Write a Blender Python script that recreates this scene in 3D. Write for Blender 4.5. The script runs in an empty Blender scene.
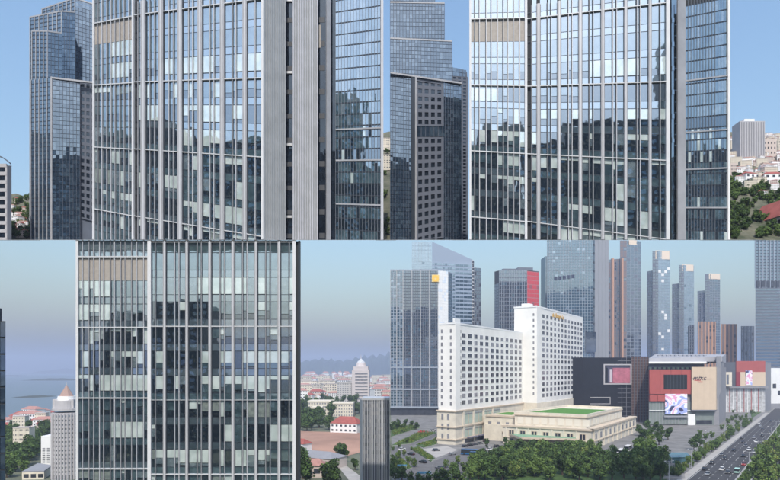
import bpy, math, random
from mathutils import Vector
random.seed(7)
R = random.Random(11)
S = bpy.context.scene
COL = S.collection
F = 600.0; CX = 390.0; HY = 370.0; CZ = 45.0     # focal length and horizon in picture units, camera height in metres

# ------------------------------------------------------------------ camera, sky, sun, exposure
cd = bpy.data.cameras.new("camera"); cam = bpy.data.objects.new("camera", cd); COL.objects.link(cam)
cam.location = (0, 0, CZ); cam.rotation_euler = (math.radians(90), 0, 0)
cd.sensor_width = 36; cd.lens = F / 780 * 36; cd.shift_y = (HY - 240) / 780
cd.clip_start = 0.5; cd.clip_end = 60000
S.camera = cam
SUN_EL, SUN_AZ = math.radians(52), math.radians(2)   # the sun stands behind the viewer
w = bpy.data.worlds.new("World"); S.world = w; w.use_nodes = True
nt = w.node_tree; bg = nt.nodes['Background']
sky = nt.nodes.new('ShaderNodeTexSky'); sky.sky_type = 'NISHITA'; sky.sun_disc = False
sky.sun_elevation = SUN_EL; sky.sun_rotation = math.radians(180) + SUN_AZ
sky.air_density = 1.9; sky.dust_density = 4.0; sky.ozone_density = 7.0
nt.links.new(sky.outputs[0], bg.inputs[0]); bg.inputs[1].default_value = 0.15
sl = bpy.data.lights.new("sun", 'SUN'); so = bpy.data.objects.new("sun", sl); COL.objects.link(so)
sl.energy = 2.35; sl.angle = math.radians(0.6); sl.color = (1.0, .94, .84)
sdir = Vector((-math.sin(SUN_AZ) * math.cos(SUN_EL), -math.cos(SUN_AZ) * math.cos(SUN_EL), math.sin(SUN_EL)))
so.rotation_euler = sdir.to_track_quat('Z', 'Y').to_euler(); so.location = (0, -50, 300)
S.view_settings.view_transform = 'Standard'; S.view_settings.look = 'None'
S.view_settings.exposure = 0.55; S.view_settings.gamma = 1.0
S.render.engine = 'CYCLES'
S.cycles.max_bounces = 6; S.cycles.diffuse_bounces = 2; S.cycles.glossy_bounces = 3
S.cycles.volume_bounces = 0; S.cycles.caustics_reflective = False; S.cycles.caustics_refractive = False

# ------------------------------------------------------------------ materials
MATS = {}
def mat(name, col, rough=.7, metal=0.0, var=0.0, scale=1.0, emis=None, spec=.4, col2=None, bump=0.0, detail=4):
    if name in MATS: return MATS[name]
    m = bpy.data.materials.new(name); m.use_nodes = True; t = m.node_tree; b = t.nodes['Principled BSDF']
    b.inputs['Base Color'].default_value = (*col, 1); b.inputs['Roughness'].default_value = rough
    b.inputs['Metallic'].default_value = metal; b.inputs['Specular IOR Level'].default_value = spec
    if var or col2:
        tc = t.nodes.new('ShaderNodeTexCoord'); no = t.nodes.new('ShaderNodeTexNoise')
        no.inputs['Scale'].default_value = scale; no.inputs['Detail'].default_value = detail; no.inputs['Roughness'].default_value = .65
        t.links.new(tc.outputs['Object'], no.inputs['Vector'])
        rp = t.nodes.new('ShaderNodeValToRGB'); rp.color_ramp.elements[0].position = .3; rp.color_ramp.elements[1].position = .7
        a = tuple(c * (1 - var) for c in col); c2 = col2 or tuple(min(1, c * (1 + var)) for c in col)
        rp.color_ramp.elements[0].color = (*a, 1); rp.color_ramp.elements[1].color = (*c2, 1)
        t.links.new(no.outputs['Fac'], rp.inputs[0]); t.links.new(rp.outputs[0], b.inputs['Base Color'])
        if bump:
            bp = t.nodes.new('ShaderNodeBump'); bp.inputs['Strength'].default_value = bump; bp.inputs['Distance'].default_value = .3
            t.links.new(no.outputs['Fac'], bp.inputs['Height']); t.links.new(bp.outputs[0], b.inputs['Normal'])
    if emis:
        b.inputs['Emission Color'].default_value = (*emis, 1); b.inputs['Emission Strength'].default_value = 1
    MATS[name] = m; return m

def glass(name, inner, inner2, refl=.5, scale=1.2, tint=(.74, .85, .96), wave=.0, rough=.02, thr=(.35, .65)):
    """coated facade glass: what stands behind it (mottled) seen through a mirror-like coat"""
    if name in MATS: return MATS[name]
    m = bpy.data.materials.new(name); m.use_nodes = True; t = m.node_tree; t.nodes.clear()
    out = t.nodes.new('ShaderNodeOutputMaterial'); mx = t.nodes.new('ShaderNodeMixShader')
    d = t.nodes.new('ShaderNodeBsdfDiffuse'); g = t.nodes.new('ShaderNodeBsdfGlossy'); g.inputs['Roughness'].default_value = rough
    g.inputs['Color'].default_value = (*tint, 1); mx.inputs[0].default_value = refl
    tc = t.nodes.new('ShaderNodeTexCoord'); no = t.nodes.new('ShaderNodeTexNoise'); no.inputs['Scale'].default_value = scale
    no.inputs['Detail'].default_value = 3; t.links.new(tc.outputs['Object'], no.inputs['Vector'])
    rp = t.nodes.new('ShaderNodeValToRGB'); rp.color_ramp.elements[0].position = thr[0]; rp.color_ramp.elements[1].position = thr[1]
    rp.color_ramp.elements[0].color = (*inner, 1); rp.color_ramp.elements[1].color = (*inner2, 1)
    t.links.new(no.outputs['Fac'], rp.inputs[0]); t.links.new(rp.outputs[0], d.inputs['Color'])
    n2 = t.nodes.new('ShaderNodeTexNoise'); n2.inputs['Scale'].default_value = .35; n2.inputs['Detail'].default_value = 2
    t.links.new(tc.outputs['Object'], n2.inputs['Vector'])
    bp = t.nodes.new('ShaderNodeBump'); bp.inputs['Strength'].default_value = .25; bp.inputs['Distance'].default_value = wave or .03
    t.links.new(n2.outputs['Fac'], bp.inputs['Height']); t.links.new(bp.outputs[0], g.inputs['Normal'])
    t.links.new(d.outputs[0], mx.inputs[1]); t.links.new(g.outputs[0], mx.inputs[2]); t.links.new(mx.outputs[0], out.inputs[0])
    MATS[name] = m; return m

ALU = mat('aluminium', (.34, .345, .365), .45, .12, .16, .25)
ALUW = mat('bright_aluminium', (.52, .53, .56), .45, .1, .05, .3)
EDGEW = mat('edge_aluminium', (.62, .63, .65), .5, 0, .05, .4)
GASK = mat('dark_mullion', (.035, .045, .06), .4, .3)
STEEL = mat('transom_steel', (.55, .56, .58), .4, .1)
BEIGE = mat('beige_plant_floor_screen', (.36, .33, .30), .6, 0, .1, 2)
RIB = mat('grey_ribbed_metal', (.36, .375, .39), .5, .1, .1, .5)
RIBL = mat('pale_ribbed_metal', (.52, .52, .55), .5, .1, .1, .5)
CORE = mat('core_dark', (.03, .035, .04), .8)
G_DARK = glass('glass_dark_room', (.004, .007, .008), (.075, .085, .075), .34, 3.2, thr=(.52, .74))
G_TEAL = glass('glass_teal', (.03, .055, .06), (.09, .14, .15), .42, .8)
G_MID = glass('glass_grey', (.10, .135, .15), (.2, .25, .27), .42, 1.0)
G_BLIND = glass('glass_white_blind', (.46, .55, .53), (.66, .74, .72), .34, .5)
G_WARM = glass('glass_lit_room', (.16, .19, .18), (.27, .31, .28), .34, 1.6)
PUNCH = glass('glass_punched', (.006, .009, .014), (.02, .028, .04), .07, .5)
G_SPAN = glass('glass_spandrel', (.05, .075, .08), (.10, .13, .14), .5, .5)
WHITE = mat('white_paint', (.78, .78, .78), .6, 0, .04, .2)
CREAM = mat('cream_stone', (.66, .60, .50), .8, 0, .12, .25)
CREAM2 = mat('beige_cornice_stone', (.55, .46, .36), .8, 0, .1, .5)
WINF = mat('window_dark', (.05, .055, .07), .15, .2, .5, .3)
WINL = mat('window_curtained', (.22, .22, .24), .2, 0, .3, .3)
ASPH = mat('asphalt', (.05, .048, .05), .85, 0, .25, .15)
PAVE = mat('grey_paving', (.18, .175, .17), .85, 0, .35, .12)
PAVEL = mat('pale_paving', (.36, .34, .32), .85, 0, .15, .2)
KERB = mat('kerb_stone', (.38, .37, .35), .8, 0, .1, 1)
LINEW = mat('road_paint', (.62, .62, .6), .6, 0, .1, 3)
GRASS = mat('grass', (.055, .10, .025), .9, 0, .4, .4)
LAWN = mat('roof_turf', (.07, .20, .03), .9, 0, .25, .6)
GRNROOF = mat('green_canopy_roof', (.20, .33, .22), .7, 0, .12, .4)
EARTH = mat('red_brown_earth', (.34, .20, .145), .95, 0, .3, .02)
RED = mat('red_cladding', (.37, .09, .08), .5, 0, .06, .2)
FRDK = mat('slate_mullion', (.14, .155, .18), .5)
RECP = mat('recess_spandrel', (.06, .065, .075), .6)
BEIG = mat('beige_cladding', (.60, .48, .36), .6, 0, .04, .2)
HWIN = 0
GREYC = mat('grey_cladding', (.26, .26, .28), .6, 0, .08, .2)
DKGL = glass('black_glass_wall', (.012, .014, .018), (.03, .03, .035), .12, .5)
TRUNK = mat('bark', (.09, .065, .045), .9)
ROOFR = mat('red_tiled_roof', (.30, .085, .07), .8, 0, .25, .5)
PINKW = mat('pinkish_white_wall', (.55, .47, .43), .8, 0, .1, .2)
RUBBER = mat('rubber', (.02, .02, .02), .8)
def leafmat(name, c):
    m = mat(name, c, .75, 0, .5, .5, spec=.25); return m
LEAF = [leafmat('leaf_deep', (.045, .08, .02)), leafmat('leaf_mid', (.068, .118, .027)), leafmat('leaf_fresh', (.11, .17, .038)), leafmat('leaf_yellowish', (.17, .20, .042))]

# ------------------------------------------------------------------ helpers
def P(px, py, D): return Vector(((px - CX) / F * D, D, CZ + (HY - py) / F * D))
def G(px, py, z=0.0):
    D = (CZ - z) * F / (py - HY); return Vector(((px - CX) / F * D, D, z))
def root(name, label, cat, loc=(0, 0, 0), group=None, kind=None, rz=0):
    o = bpy.data.objects.new(name, None); COL.objects.link(o); o.location = loc; o.rotation_euler = (0, 0, rz)
    if label: o['label'] = label
    if cat: o['category'] = cat
    if group: o['group'] = group
    if kind: o['kind'] = kind
    o.empty_display_size = .5
    return o
def org(o):
    v = Vector((0, 0, 0))
    while o: v = v + o.location; o = o.parent
    return v
class MB:
    def __init__(s): s.v = []; s.f = []; s.m = []
    def quad(s, a, b, c, d, m=0):
        n = len(s.v); s.v += [a, b, c, d]; s.f.append((n, n + 1, n + 2, n + 3)); s.m.append(m)
    def tri(s, a, b, c, m=0):
        n = len(s.v); s.v += [a, b, c]; s.f.append((n, n + 1, n + 2)); s.m.append(m)
    def hexa(s, p, m=0):      # p: 4 bottom ring, 4 top ring
        n = len(s.v); s.v += list(p)
        for f in ((3, 2, 1, 0), (4, 5, 6, 7), (0, 1, 5, 4), (1, 2, 6, 5), (2, 3, 7, 6), (3, 0, 4, 7)):
            s.f.append(tuple(n + i for i in f)); s.m.append(m)
        return s
    def box(s, x0, x1, y0, y1, z0, z1, m=0):
        V = Vector
        return s.hexa([V((x0, y0, z0)), V((x1, y0, z0)), V((x1, y1, z0)), V((x0, y1, z0)), V((x0, y0, z1)), V((x1, y0, z1)), V((x1, y1, z1)), V((x0, y1, z1))], m)
    def prism(s, pts, z0, z1, m=0, mtop=None):   # plan polygon; z0, z1 numbers or per-vertex lists
        n = len(pts); z0 = z0 if isinstance(z0, (list, tuple)) else [z0] * n; z1 = z1 if isinstance(z1, (list, tuple)) else [z1] * n
        k = len(s.v); s.v += [Vector((p[0], p[1], z)) for p, z in zip(pts, z0)] + [Vector((p[0], p[1], z)) for p, z in zip(pts, z1)]
        s.f.append(tuple(k + i for i in reversed(range(n)))); s.m.append(m)
        s.f.append(tuple(k + n + i for i in range(n))); s.m.append(m if mtop is None else mtop)
        for i in range(n):
            j = (i + 1) % n; s.f.append((k + i, k + j, k + n + j, k + n + i)); s.m.append(m)
        return s
    def cyl(s, c, r0, r1, z0, z1, n=8, m=0):
        a = [2 * math.pi * i / n for i in range(n)]; k = len(s.v)
        s.v += [Vector((c[0] + r0 * math.cos(t), c[1] + r0 * math.sin(t), z0)) for t in a] + [Vector((c[0] + r1 * math.cos(t), c[1] + r1 * math.sin(t), z1)) for t in a]
        for i in range(n):
            j = (i + 1) % n; s.f.append((k + i, k + j, k + n + j, k + n + i)); s.m.append(m)
        s.f.append(tuple(k + n + i for i in range(n))); s.m.append(m)
        s.f.append(tuple(k + i for i in reversed(range(n)))); s.m.append(m)
        return s
    def build(s, name, mats, parent=None, label=None, kind=None, smooth=False, **props):
        me = bpy.data.meshes.new(name); o0 = org(parent) if parent else Vector((0, 0, 0))
        me.from_pydata([tuple(Vector(v) - o0) for v in s.v], [], s.f)
        mats = mats if isinstance(mats, (list, tuple)) else [mats]
        for m in mats: me.materials.append(m)
        if len(mats) > 1: me.polygons.foreach_set('material_index', s.m)
        if smooth: me.polygons.foreach_set('use_smooth', [True] * len(me.polygons))
        o = bpy.data.objects.new(name, me); COL.objects.link(o)
        if parent: o.parent = parent
        if label: o['label'] = label
        if kind: o['kind'] = kind
        for k, v in props.items(): o[k] = v
        return o
def copy_tree(o, loc, rz=0, sc=1.0, label=None):
    c = o.copy(); COL.objects.link(c); c.location = loc; c.rotation_euler = (0, 0, rz); c.scale = (sc,) * 3 if not isinstance(sc, tuple) else sc
    if label: c['label'] = label
    for ch in o.children:
        d = ch.copy(); COL.objects.link(d); d.parent = c
        for g in ch.children:
            e = g.copy(); COL.objects.link(e); e.parent = d
    return c

class PxWall:
    """a wall that runs between two plan points; addressed by where it stands (x) and by storey (k)"""
    def __init__(s, xl, Dl, xr, Dr, yl, yr):
        s.xl, s.Dl, s.xr, s.Dr, s.yl, s.yr = xl, Dl, xr, Dr, yl, yr
        a = P(xl, 0, Dl); b = P(xr, 0, Dr); d = (b - a); d.z = 0; d.normalize(); s.n = Vector((d.y, -d.x, 0))
    ymax = 239.9
    def D(s, x):
        t = (x - s.xl) / (s.xr - s.xl); return 1 / ((1 - t) / s.Dl + t / s.Dr)
    def pt(s, x, k):
        t = (x - s.xl) / (s.xr - s.xl); return P(x, min(s.ymax, s.yl(k) * (1 - t) + s.yr(k) * t), s.D(x))
class Wall:
    """a level wall between plan points a and b; u in metres along it, k = height in metres"""
    def __init__(s, a, b):
        s.a = Vector((a[0], a[1], 0)); b = Vector((b[0], b[1], 0)); s.L = (b - s.a).length; s.d = (b - s.a).normalized(); s.n = Vector((s.d.y, -s.d.x, 0))
    def pt(s, u, k): v = s.a + s.d * u; return Vector((v.x, v.y, k))
def wbox(mb, W, x0, x1, k0, k1, o0, o1, m=0, jit=0.0):
    n = W.n
    b = [W.pt(x0, k0), W.pt(x1, k0), W.pt(x0, k1), W.pt(x1, k1)]
    j = [R.uniform(-jit, jit) for _ in range(3)] if jit else [0, 0, 0]; j.append(j[1] + j[2] - j[0])
    return mb.hexa([b[0] + n * (o1 + j[0]), b[1] + n * (o1 + j[1]), b[1] + n * o0, b[0] + n * o0, b[2] + n * (o1 + j[2]), b[3] + n * (o1 + j[3]), b[3] + n * o0, b[2] + n * o0], m)
def one(W, *a, name, mats, parent, label=None, kind=None, jit=0.0):
    if isinstance(W, PxWall) and abs(W.pt(a[0], a[2]).z - W.pt(a[0], a[3]).z) < .02 and abs(W.pt(a[1], a[2]).z - W.pt(a[1], a[3]).z) < .02: return None
    return wbox(MB(), W, *a, jit=jit).build(name, mats, parent, label, kind)

# terrace that carries the upper row of towers: one thin sheet that climbs away from the viewer
def TZ(D): return CZ + 19.07 + .218 * (D - 88)

# ================================================================== THE GROUND AND SETTING
big = 11000
m = MB(); m.quad(Vector((-big, -9000, 0)), Vector((big, -9000, 0)), Vector((big, big, 0)), Vector((-big, big, 0)))
m.build('ground', mat('city_ground', (.115, .125, .085), .95, 0, .45, .012), kind='structure')
def sheet(name, pts, z, mt, kind='structure', parent=None):
    m = MB(); m.v = [Vector((p[0], p[1], z)) for p in pts]; m.f = [tuple(range(len(pts)))]; m.m = [0]
    a = sum(pts[i][0] * pts[(i + 1) % len(pts)][1] - pts[(i + 1) % len(pts)][0] * pts[i][1] for i in range(len(pts)))
    if a < 0: m.f = [tuple(reversed(m.f[0]))]
    return m.build(name, mt, parent, kind=kind)
def slab(name, pts, z0, z1, mt, kind='structure', **k):
    a = sum(pts[i][0] * pts[(i + 1) % len(pts)][1] - pts[(i + 1) % len(pts)][0] * pts[i][1] for i in range(len(pts)))
    if a < 0: pts = list(reversed(pts))
    return MB().prism(pts, z0, z1).build(name, mt, None, kind=kind, **k)
SEA = mat('sea_water', (.07, .10, .13), .28, 0, .12, .004, spec=.5)
c = [G(-90, 431), G(8, 427), G(30, 420), G(52, 414), G(90, 409), G(135, 400), G(170, 384)]
sheet('sea', [(-10500, 420)] + [(v.x, v.y) for v in c] + [(-2200, 10900), (-10500, 10900)], .3, SEA)
# headlands lying in the bay
HEAD = mat('headland_scrub', (.06, .068, .06), .95, 0, .3, .05)
def ridge(name, x0, x1, D, hfn, depth, mt, n=24, lab=None, cat=None, kind='structure'):
    mb = MB(); rows = 5
    g = []
    for i in range(n + 1):
        px = x0 + (x1 - x0) * i / n; row = []
        for j in range(rows):
            t = j / (rows - 1); d = D + depth * (t - .3); h = hfn(i / n) * math.sin(math.pi * min(1, max(0, t))) ** .7
            h *= 1 + .12 * math.sin(i * 2.3 + j) * (0 < j < rows - 1); row.append(Vector(((px - CX) / F * D, d, max(0, h) - .5)))
        g.append(row)
    for i in range(n):
        for j in range(rows - 1): mb.quad(g[i][j], g[i + 1][j], g[i + 1][j + 1], g[i][j + 1])
    return mb.build(name, mt, kind=kind, smooth=True)
ridge('hills', 268, 420, 5200, lambda t: 70 + 140 * t ** .7 + 16 * math.sin(t * 9) + 7 * math.sin(t * 23), 1400, mat('hill_forest', (.035, .055, .03), .95, 0, .3, .004), 48)
ridge('hills', 33, 92, 7600, lambda t: 55 * math.sin(math.pi * t) ** .6 * (1 + .2 * math.sin(t * 17)), 700, HEAD, 24)
ridge('hills', -60, 30, 4300, lambda t: 10 * math.sin(math.pi * t), 300, HEAD, 14)
ridge('hills', 24, 80, 2600, lambda t: 9 * math.sin(math.pi * t) ** .7, 200, HEAD, 14)
ridge('hills', 10, 46, 980, lambda t: 3 * math.sin(math.pi * t), 90, mat('coast_scrub', (.06, .068, .058), .95, 0, .4, .05), 14)

# the raised terrace and its hillsides
def terr(pxl, pxr, D0, y0, D1, y1, name, mt, nx=10, ny=12, amp=.5):
    mb = MB(); g = []
    for j in range(ny + 1):
        t = j / ny; D = D0 + (D1 - D0) * t
        z0 = CZ + (HY - y0) / F * D0; z1 = CZ + (HY - y1) / F * D1; z = z0 + (z1 - z0) * t
        g.append([Vector(((pxl + (pxr - pxl) * i / nx - CX) / F * D, D, z + amp * math.sin(i * 1.7 + j * .9) * (0 < j) * t)) for i in range(nx + 1)])
    for j in range(ny):
        for i in range(nx): mb.quad(g[j][i], g[j][i + 1], g[j + 1][i + 1], g[j + 1][i])
    return mb.build(name, mt, kind='structure', smooth=True)
HILLM = mat('hillside_soil', (.06, .085, .04), .95, 0, .45, .25, col2=(.17, .16, .12))
def hillz(D, D0, y0, D1, y1):
    t = (D - D0) / (D1 - D0); z0 = CZ + (HY - y0) / F * D0; z1 = CZ + (HY - y1) / F * D1; return z0 + (z1 - z0) * t
HR = (126, 240.3, 200, 133); HL = (126, 240.3, 168, 195)
terr(700, 810, *HR, 'hillside', HILLM, 14, 16)
terr(376, 396, *HR, 'hillside', HILLM, 3, 12)
terr(-40, 40, *HL, 'hillside', HILLM, 10, 10)
m = MB(); pts = [(-70, 99.5), (60, 99.5), (96, 150), (-115, 150)]
m.prism(pts, [TZ(p[1]) - .03 for p in pts], [TZ(p[1]) for p in pts]); m.build('terrace', mat('terrace_slab', (.30, .30, .31), .8), kind='structure')

# ================================================================== MAIN CURTAIN-WALL TOWERS
def tone(P3style, x, yy, blindp, dark):
    return None
def facade(rt, W, cols, k0, k1, pane_rows, tonefn, panes=True, spandrel=True, dpx=0, lim=300):
    """cols: list of (x0,x1) cells. One pane + one spandrel per cell and storey, each its own object up to lim, largest first."""
    cells = []
    for (x0, x1) in cols:
        for k in range(k0, k1): cells.append((x0, x1, k))
    cells.sort(key=lambda c: -(c[1] - c[0]))
    rest = MB(); used = 0; rmats = [G_DARK, G_TEAL, G_MID, G_BLIND, G_WARM, G_SPAN, BEIGE]
    sp = 0; restb = MB(); ub = 0
    for (x0, x1, k) in cells:
        info = tonefn((x0 + x1) / 2, k)
        # info: (material index of pane, blind fraction, span material index)
        mi, bf, si = info
        g = .02
        kb, kt = k + .30, k + .985
        if bf > 0:
            km = kt - (kt - kb) * bf
            if ub < lim: one(W, x0, x1, km + g, kt, -.05, .0, name='window_blind', mats=G_BLIND, parent=rt, jit=.004); ub += 1
            else: wbox(restb, W, x0, x1, km + g, kt, -.05, 0, 0, .004)
        else: km = kt
        if km > kb + .05:
            if k < 7 and mi != 0 and R.random() < .65:      # desks and dark floor zone low in the room
                kq = kb + (km - kb) * R.uniform(.25, .5); wbox(rest, W, x0, x1, kb, kq - .01, -.05, .0, 0, .004); kb2 = kq + .01
            else: kb2 = kb
            if used < lim: one(W, x0, x1, kb2, km, -.05, .0, name='glass_pane', mats=rmats[mi], parent=rt, jit=.004); used += 1
            else: wbox(rest, W, x0, x1, kb, km, -.05, 0, mi, .004)
        if spandrel:
            if sp < lim: one(W, x0, x1, k + .015, k + .28, -.06, -.01, name='spandrel_panel', mats=rmats[si], parent=rt, jit=.004); sp += 1
            else: wbox(rest, W, x0, x1, k + .015, k + .28, -.06, -.01, si, .004)
    if rest.f: rest.build('glazing', rmats, rt, kind='stuff')
    if restb.f: restb.build('window_blinds', [G_BLIND], rt, kind='stuff')

def cols_from(xs):
    xs = sorted(xs); return [(a[1], b[0]) for a, b in zip(xs[:-1], xs[1:]) if b[0] - a[1] > .6]

def tower_front(rt, W, majors, minors, edges, kA, kB, tonefn, px, transoms, xl, xr, name_major='fin', dl=None):
    """px = metres per picture unit at the wall"""
    bars = []
    for x, wd in majors: bars.append((x - wd / 2, x + wd / 2))
    for x in minors: bars.append((x - .55, x + .55))
    for a, b in edges: bars.append((a, b))
    for x, wd in majors:
        one(W, x - wd / 2, x + wd / 2, kA, kB, -.02, .34, name='wide_fin', mats=ALU, parent=rt)
        one(W, x - wd * .12, x + wd * .22, kA, kB, .34, .40, name='fin_face_strip', mats=ALUW, parent=rt)
        one(W, x + wd / 2, x + wd / 2 + .7, kA, kB, -.03, .05, name='dark_joint', mats=GASK, parent=rt)
    for x in minors:
        one(W, x - .05, x + .55, kA, kB, -.02, .30, name='slim_fin', mats=ALUW if R.random() < .5 else ALU, parent=rt)
        one(W, x - .75, x - .05, kA, kB, -.04, .12, name='mullion', mats=GASK, parent=rt)  # dark strip stands in for the shaded side of the slim fin
    for a, b in edges: one(W, a, b, kA, kB, -.02, .42, name='edge_fin', mats=EDGEW, parent=rt)
    for k, th, mt in transoms:
        one(W, xl, xr, k - th * .55, k + th * .55, .0, .33 if mt is STEEL else .03, name='transom', mats=mt, parent=rt)
    cols = cols_from(bars); return cols

def joints(rt, W, xl, xr, k0, k1):
    for k in range(k0, k1):
        one(W, xl, xr, k - .012, k + .012, -.06, .012, name='floor_joint', mats=GASK, parent=rt)
        one(W, xl, xr, k + .28, k + .302, -.06, .010, name='sill_joint', mats=GASK, parent=rt)

def mk_tone(top_k, dark_map=None, seed=1, midp=.25, brightcut=None, bay=22.5):
    """offices take up whole bays, so tones and blinds keep together over a bay and along a storey"""
    rr = random.Random(seed); rowp = {}; bayp = {}
    def fn(x, k):
        if k not in rowp: rowp[k] = (rr.uniform(.05, .6), rr.choice([0, 0, 1]), rr.random())
        q, base, s = rowp[k]; key = (k, int(x / bay))
        if key not in bayp:
            r = rr.random(); bayp[key] = (base if r < .45 else (0 if r < .62 else (1 if r < .82 else (2 if r < .93 else 4))), (rr.choice([.25, .35, .5, .8, 1.0]) if rr.random() < q else 0))
        mi, bf = bayp[key]; r = rr.random()
        if k >= top_k: return (1 if r < .6 else 2, (1.0 if rr.random() < .7 else .5) if (k == top_k and bf > 0) else 0, 5)
        if r < .22: mi = rr.choice([0, 0, 1, 2])
        if bf and rr.random() < .3: bf = 0 if rr.random() < .5 else min(1, bf + .3)
        elif not bf and rr.random() < .07: bf = rr.choice([.3, 1.0])
        return (mi, bf, 5 if s < .6 else 1)
    return fn

# ---------------- lower-left tower
rt3 = root('glass_tower', 'glass office tower with full height fins, seen square on over sea and town', 'office tower', P(188, 0, 100) * 1.0)
rt3.location.z = 0
D3 = 100
y3 = lambda k: 468.5 - 23.5 * k            # storey lines: k = 0 at 468.5
W3a = PxWall(77, D3, 151.5, D3, y3, y3)
y3b = lambda k: 474 - 24.6 * k if k > 3 else 474 - 24.8 * k
W3b = PxWall(148, D3, 299, D3, y3b, y3b)
W3a.ymax = W3b.ymax = 600
kt3a = (468.5 - 240.4) / 23.5; kt3b = (474 - 240.4) / 24.6
minA = [83, 89.5, 94, 100, 104, 110.8, 115, 121.3, 125.5, 132, 137, 144]
tf = tower_front(rt3, W3a, [], minA, [(77, 79.2), (148.3, 151.2)], -1, kt3a, None, 1 / 6, [(0, .045, STEEL), (3, .045, STEEL), (6, .045, STEEL), (9, .045, STEEL)], 77, 149)
t3a = mk_tone(6, seed=3)
def tone3a(x, k):
    if k == 8: return (6, 0, 6)
    if k == 7: return (1, 1.0 if int(x) % 5 in (1, 2) else 0, 5) if False else t3a(x, 6)
    return t3a(x, k)
facade(rt3, W3a, tf, -1, 9, None, tone3a)
one(W3a, 79.2, 148.3, 8, 8.985, -.02, .03, name='plant_floor_screen', mats=BEIGE, parent=rt3)
one(W3a, 79.2, 148.3, 9, kt3a, -.05, 0, name='top_glazing', mats=G_MID, parent=rt3)
joints(rt3, W3a, 79, 148.5, -1, 10)
majB = [(165, 2.8), (187.3, 2.8), (210.3, 2.8), (233.3, 2.8), (256.3, 2.8), (279.3, 2.8)]
minB = [155.7, 175, 179.3, 197.5, 201.5, 220.3, 224.7, 242.8, 247.2, 265.8, 270.2, 289.2]
tf = tower_front(rt3, W3b, majB, minB, [(151.2, 151.8), (293, 296)], -1, kt3b, None, 1 / 6, [(0, .035, STEEL), (3, .035, STEEL), (6, .035, STEEL), (9.42, .03, STEEL)], 151.8, 293)
t3b = mk_tone(7, seed=5)
def tone3b(x, k):
    if k >= 8: return (1, 0, 5)
    if k == 7: return (2, 1.0 if (x > 190 and R.random() < .65) else (0), 5)
    if k == 4 and R.random() < .5: return (1, .7, 5)
    if k in (5, 6): return (1 if x > 207 else 0, .5 if (R.random() < .2) else 0, 5)  # dark panes repeat the mirrored tower's outline, reflection put into pane tone
    if k == 4 and x < 207: return (0, 0, 5)
    return t3b(x, k)
facade(rt3, W3b, tf, -1, 9, None, tone3b)
one(W3b, 151.8, 293, 9, kt3b, -.05, 0, name='top_glazing', mats=G_TEAL, parent=rt3)
joints(rt3, W3b, 151.8, 293, -1, 10)
a = P(77, 0, D3 + .1); b = P(298.3, 0, D3 + .1)
MB().prism([(a.x, a.y), (b.x, b.y), (b.x - 9.5, 140), (a.x, 140)], 0, 66.5).build('building_core', CORE, rt3)
MB().prism([(b.x + .02, b.y - .3), (b.x + .35, b.y - .3), (b.x + .35, b.y + .3), (b.x + .02, b.y + .3)], 0, 66.5).build('corner_post', GASK, rt3)
MB().prism([(a.x, D3 - .05), (b.x, D3 - .05), (b.x, D3 + .05), (a.x, D3 + .05)], 0, 25.8).build('lower_storeys', G_TEAL, rt3)

# ---------------- generic upper tower helpers
def body(rt, pts, ytop=-6, name='building_core', mt=None):
    z0 = [TZ(p[1]) + .02 for p in pts]; zt = max(CZ + (HY - ytop) / F * p[1] for p in pts[:2])
    return MB().prism(pts, z0, zt).build(name, mt or CORE, rt)
def XY(px, D): return ((px - CX) / F * D, D)
def striped(rt, W, x0, x1, k0, k1, n, mt, md, name='ribbed_panel', prop=.12):
    one(W, x0, x1, k0, k1, -.04, 0, name=name, mats=mt, parent=rt)
    for i in range(n + 1):
        x = x0 + (x1 - x0) * i / n
        one(W, x - .5, x + .5, k0, k1, 0, prop, name='rib', mats=md, parent=rt)
def gridwall(rt, W, x0, x1, k0, k1, nx, rows, mats, tfn, bar=.35, barm=ALU, gap=.06, name='glazing', fin=.08):
    """many small panes as one part, every column bar a part of its own, floor bars joined"""
    mb = MB()
    dx = (x1 - x0) / nx
    ks = rows
    for i in range(nx):
        for j in range(len(ks) - 1):
            wbox(mb, W, x0 + dx * (i + gap), x0 + dx * (i + 1 - gap), ks[j] + (ks[j + 1] - ks[j]) * .06, ks[j + 1] - (ks[j + 1] - ks[j]) * .06, -.05, 0, tfn(i, j), .006)
    mb.build(name, mats, rt, kind='stuff')
    mv = MB()
    for i in range(nx + 1):
        x = x0 + dx * i
        wbox(mv, W, x - bar / 2, x + bar / 2, k0, k1, -.02, fin)
    mv.build('mullion_grid', barm, rt, kind='stuff')
    mh = MB()
    for k in ks: wbox(mh, W, x0, x1, k - .04, k + .04, -.03, .03)
    mh.build('floor_line_grid', GASK, rt, kind='stuff')

# ---------------- upper-left tower
r1 = root('glass_tower', 'glass office tower with ribbed grey metal corner bays standing beside the pale ribbed stepped tower', 'office tower', (-24, 100, TZ(100)))
W1a = PxWall(94, 106, 135, 104, lambda k: 209 - 20.5 * k, lambda k: 216.5 - 22.2 * k)
W1b = PxWall(133.5, 104, 264, 100, lambda k: 216 - 22.2 * k, lambda k: 237 - 26.4 * k)
mn = [98.3, 102.6, 107.3, 111.5, 115.7, 120.3, 124.8, 129.5]
Wt = W1a
kt = 11.2
cols = tower_front(r1, W1a, [], mn, [(94, 95.3), (133.2, 135)], -1.5, kt, None, 0, [(0, .04, STEEL), (3, .04, STEEL), (6, .04, STEEL), (9, .04, STEEL)], 94, 133.5)
t1a = mk_tone(6, seed=13)
facade(r1, W1a, cols, -1, 11, None, lambda x, k: (6, 0, 6) if k == 8 else t1a(x, k if k != 7 else 6))
one(W1a, 95, 133.2, 8, 8.985, -.02, .03, name='plant_floor_screen', mats=BEIGE, parent=r1)
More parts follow.
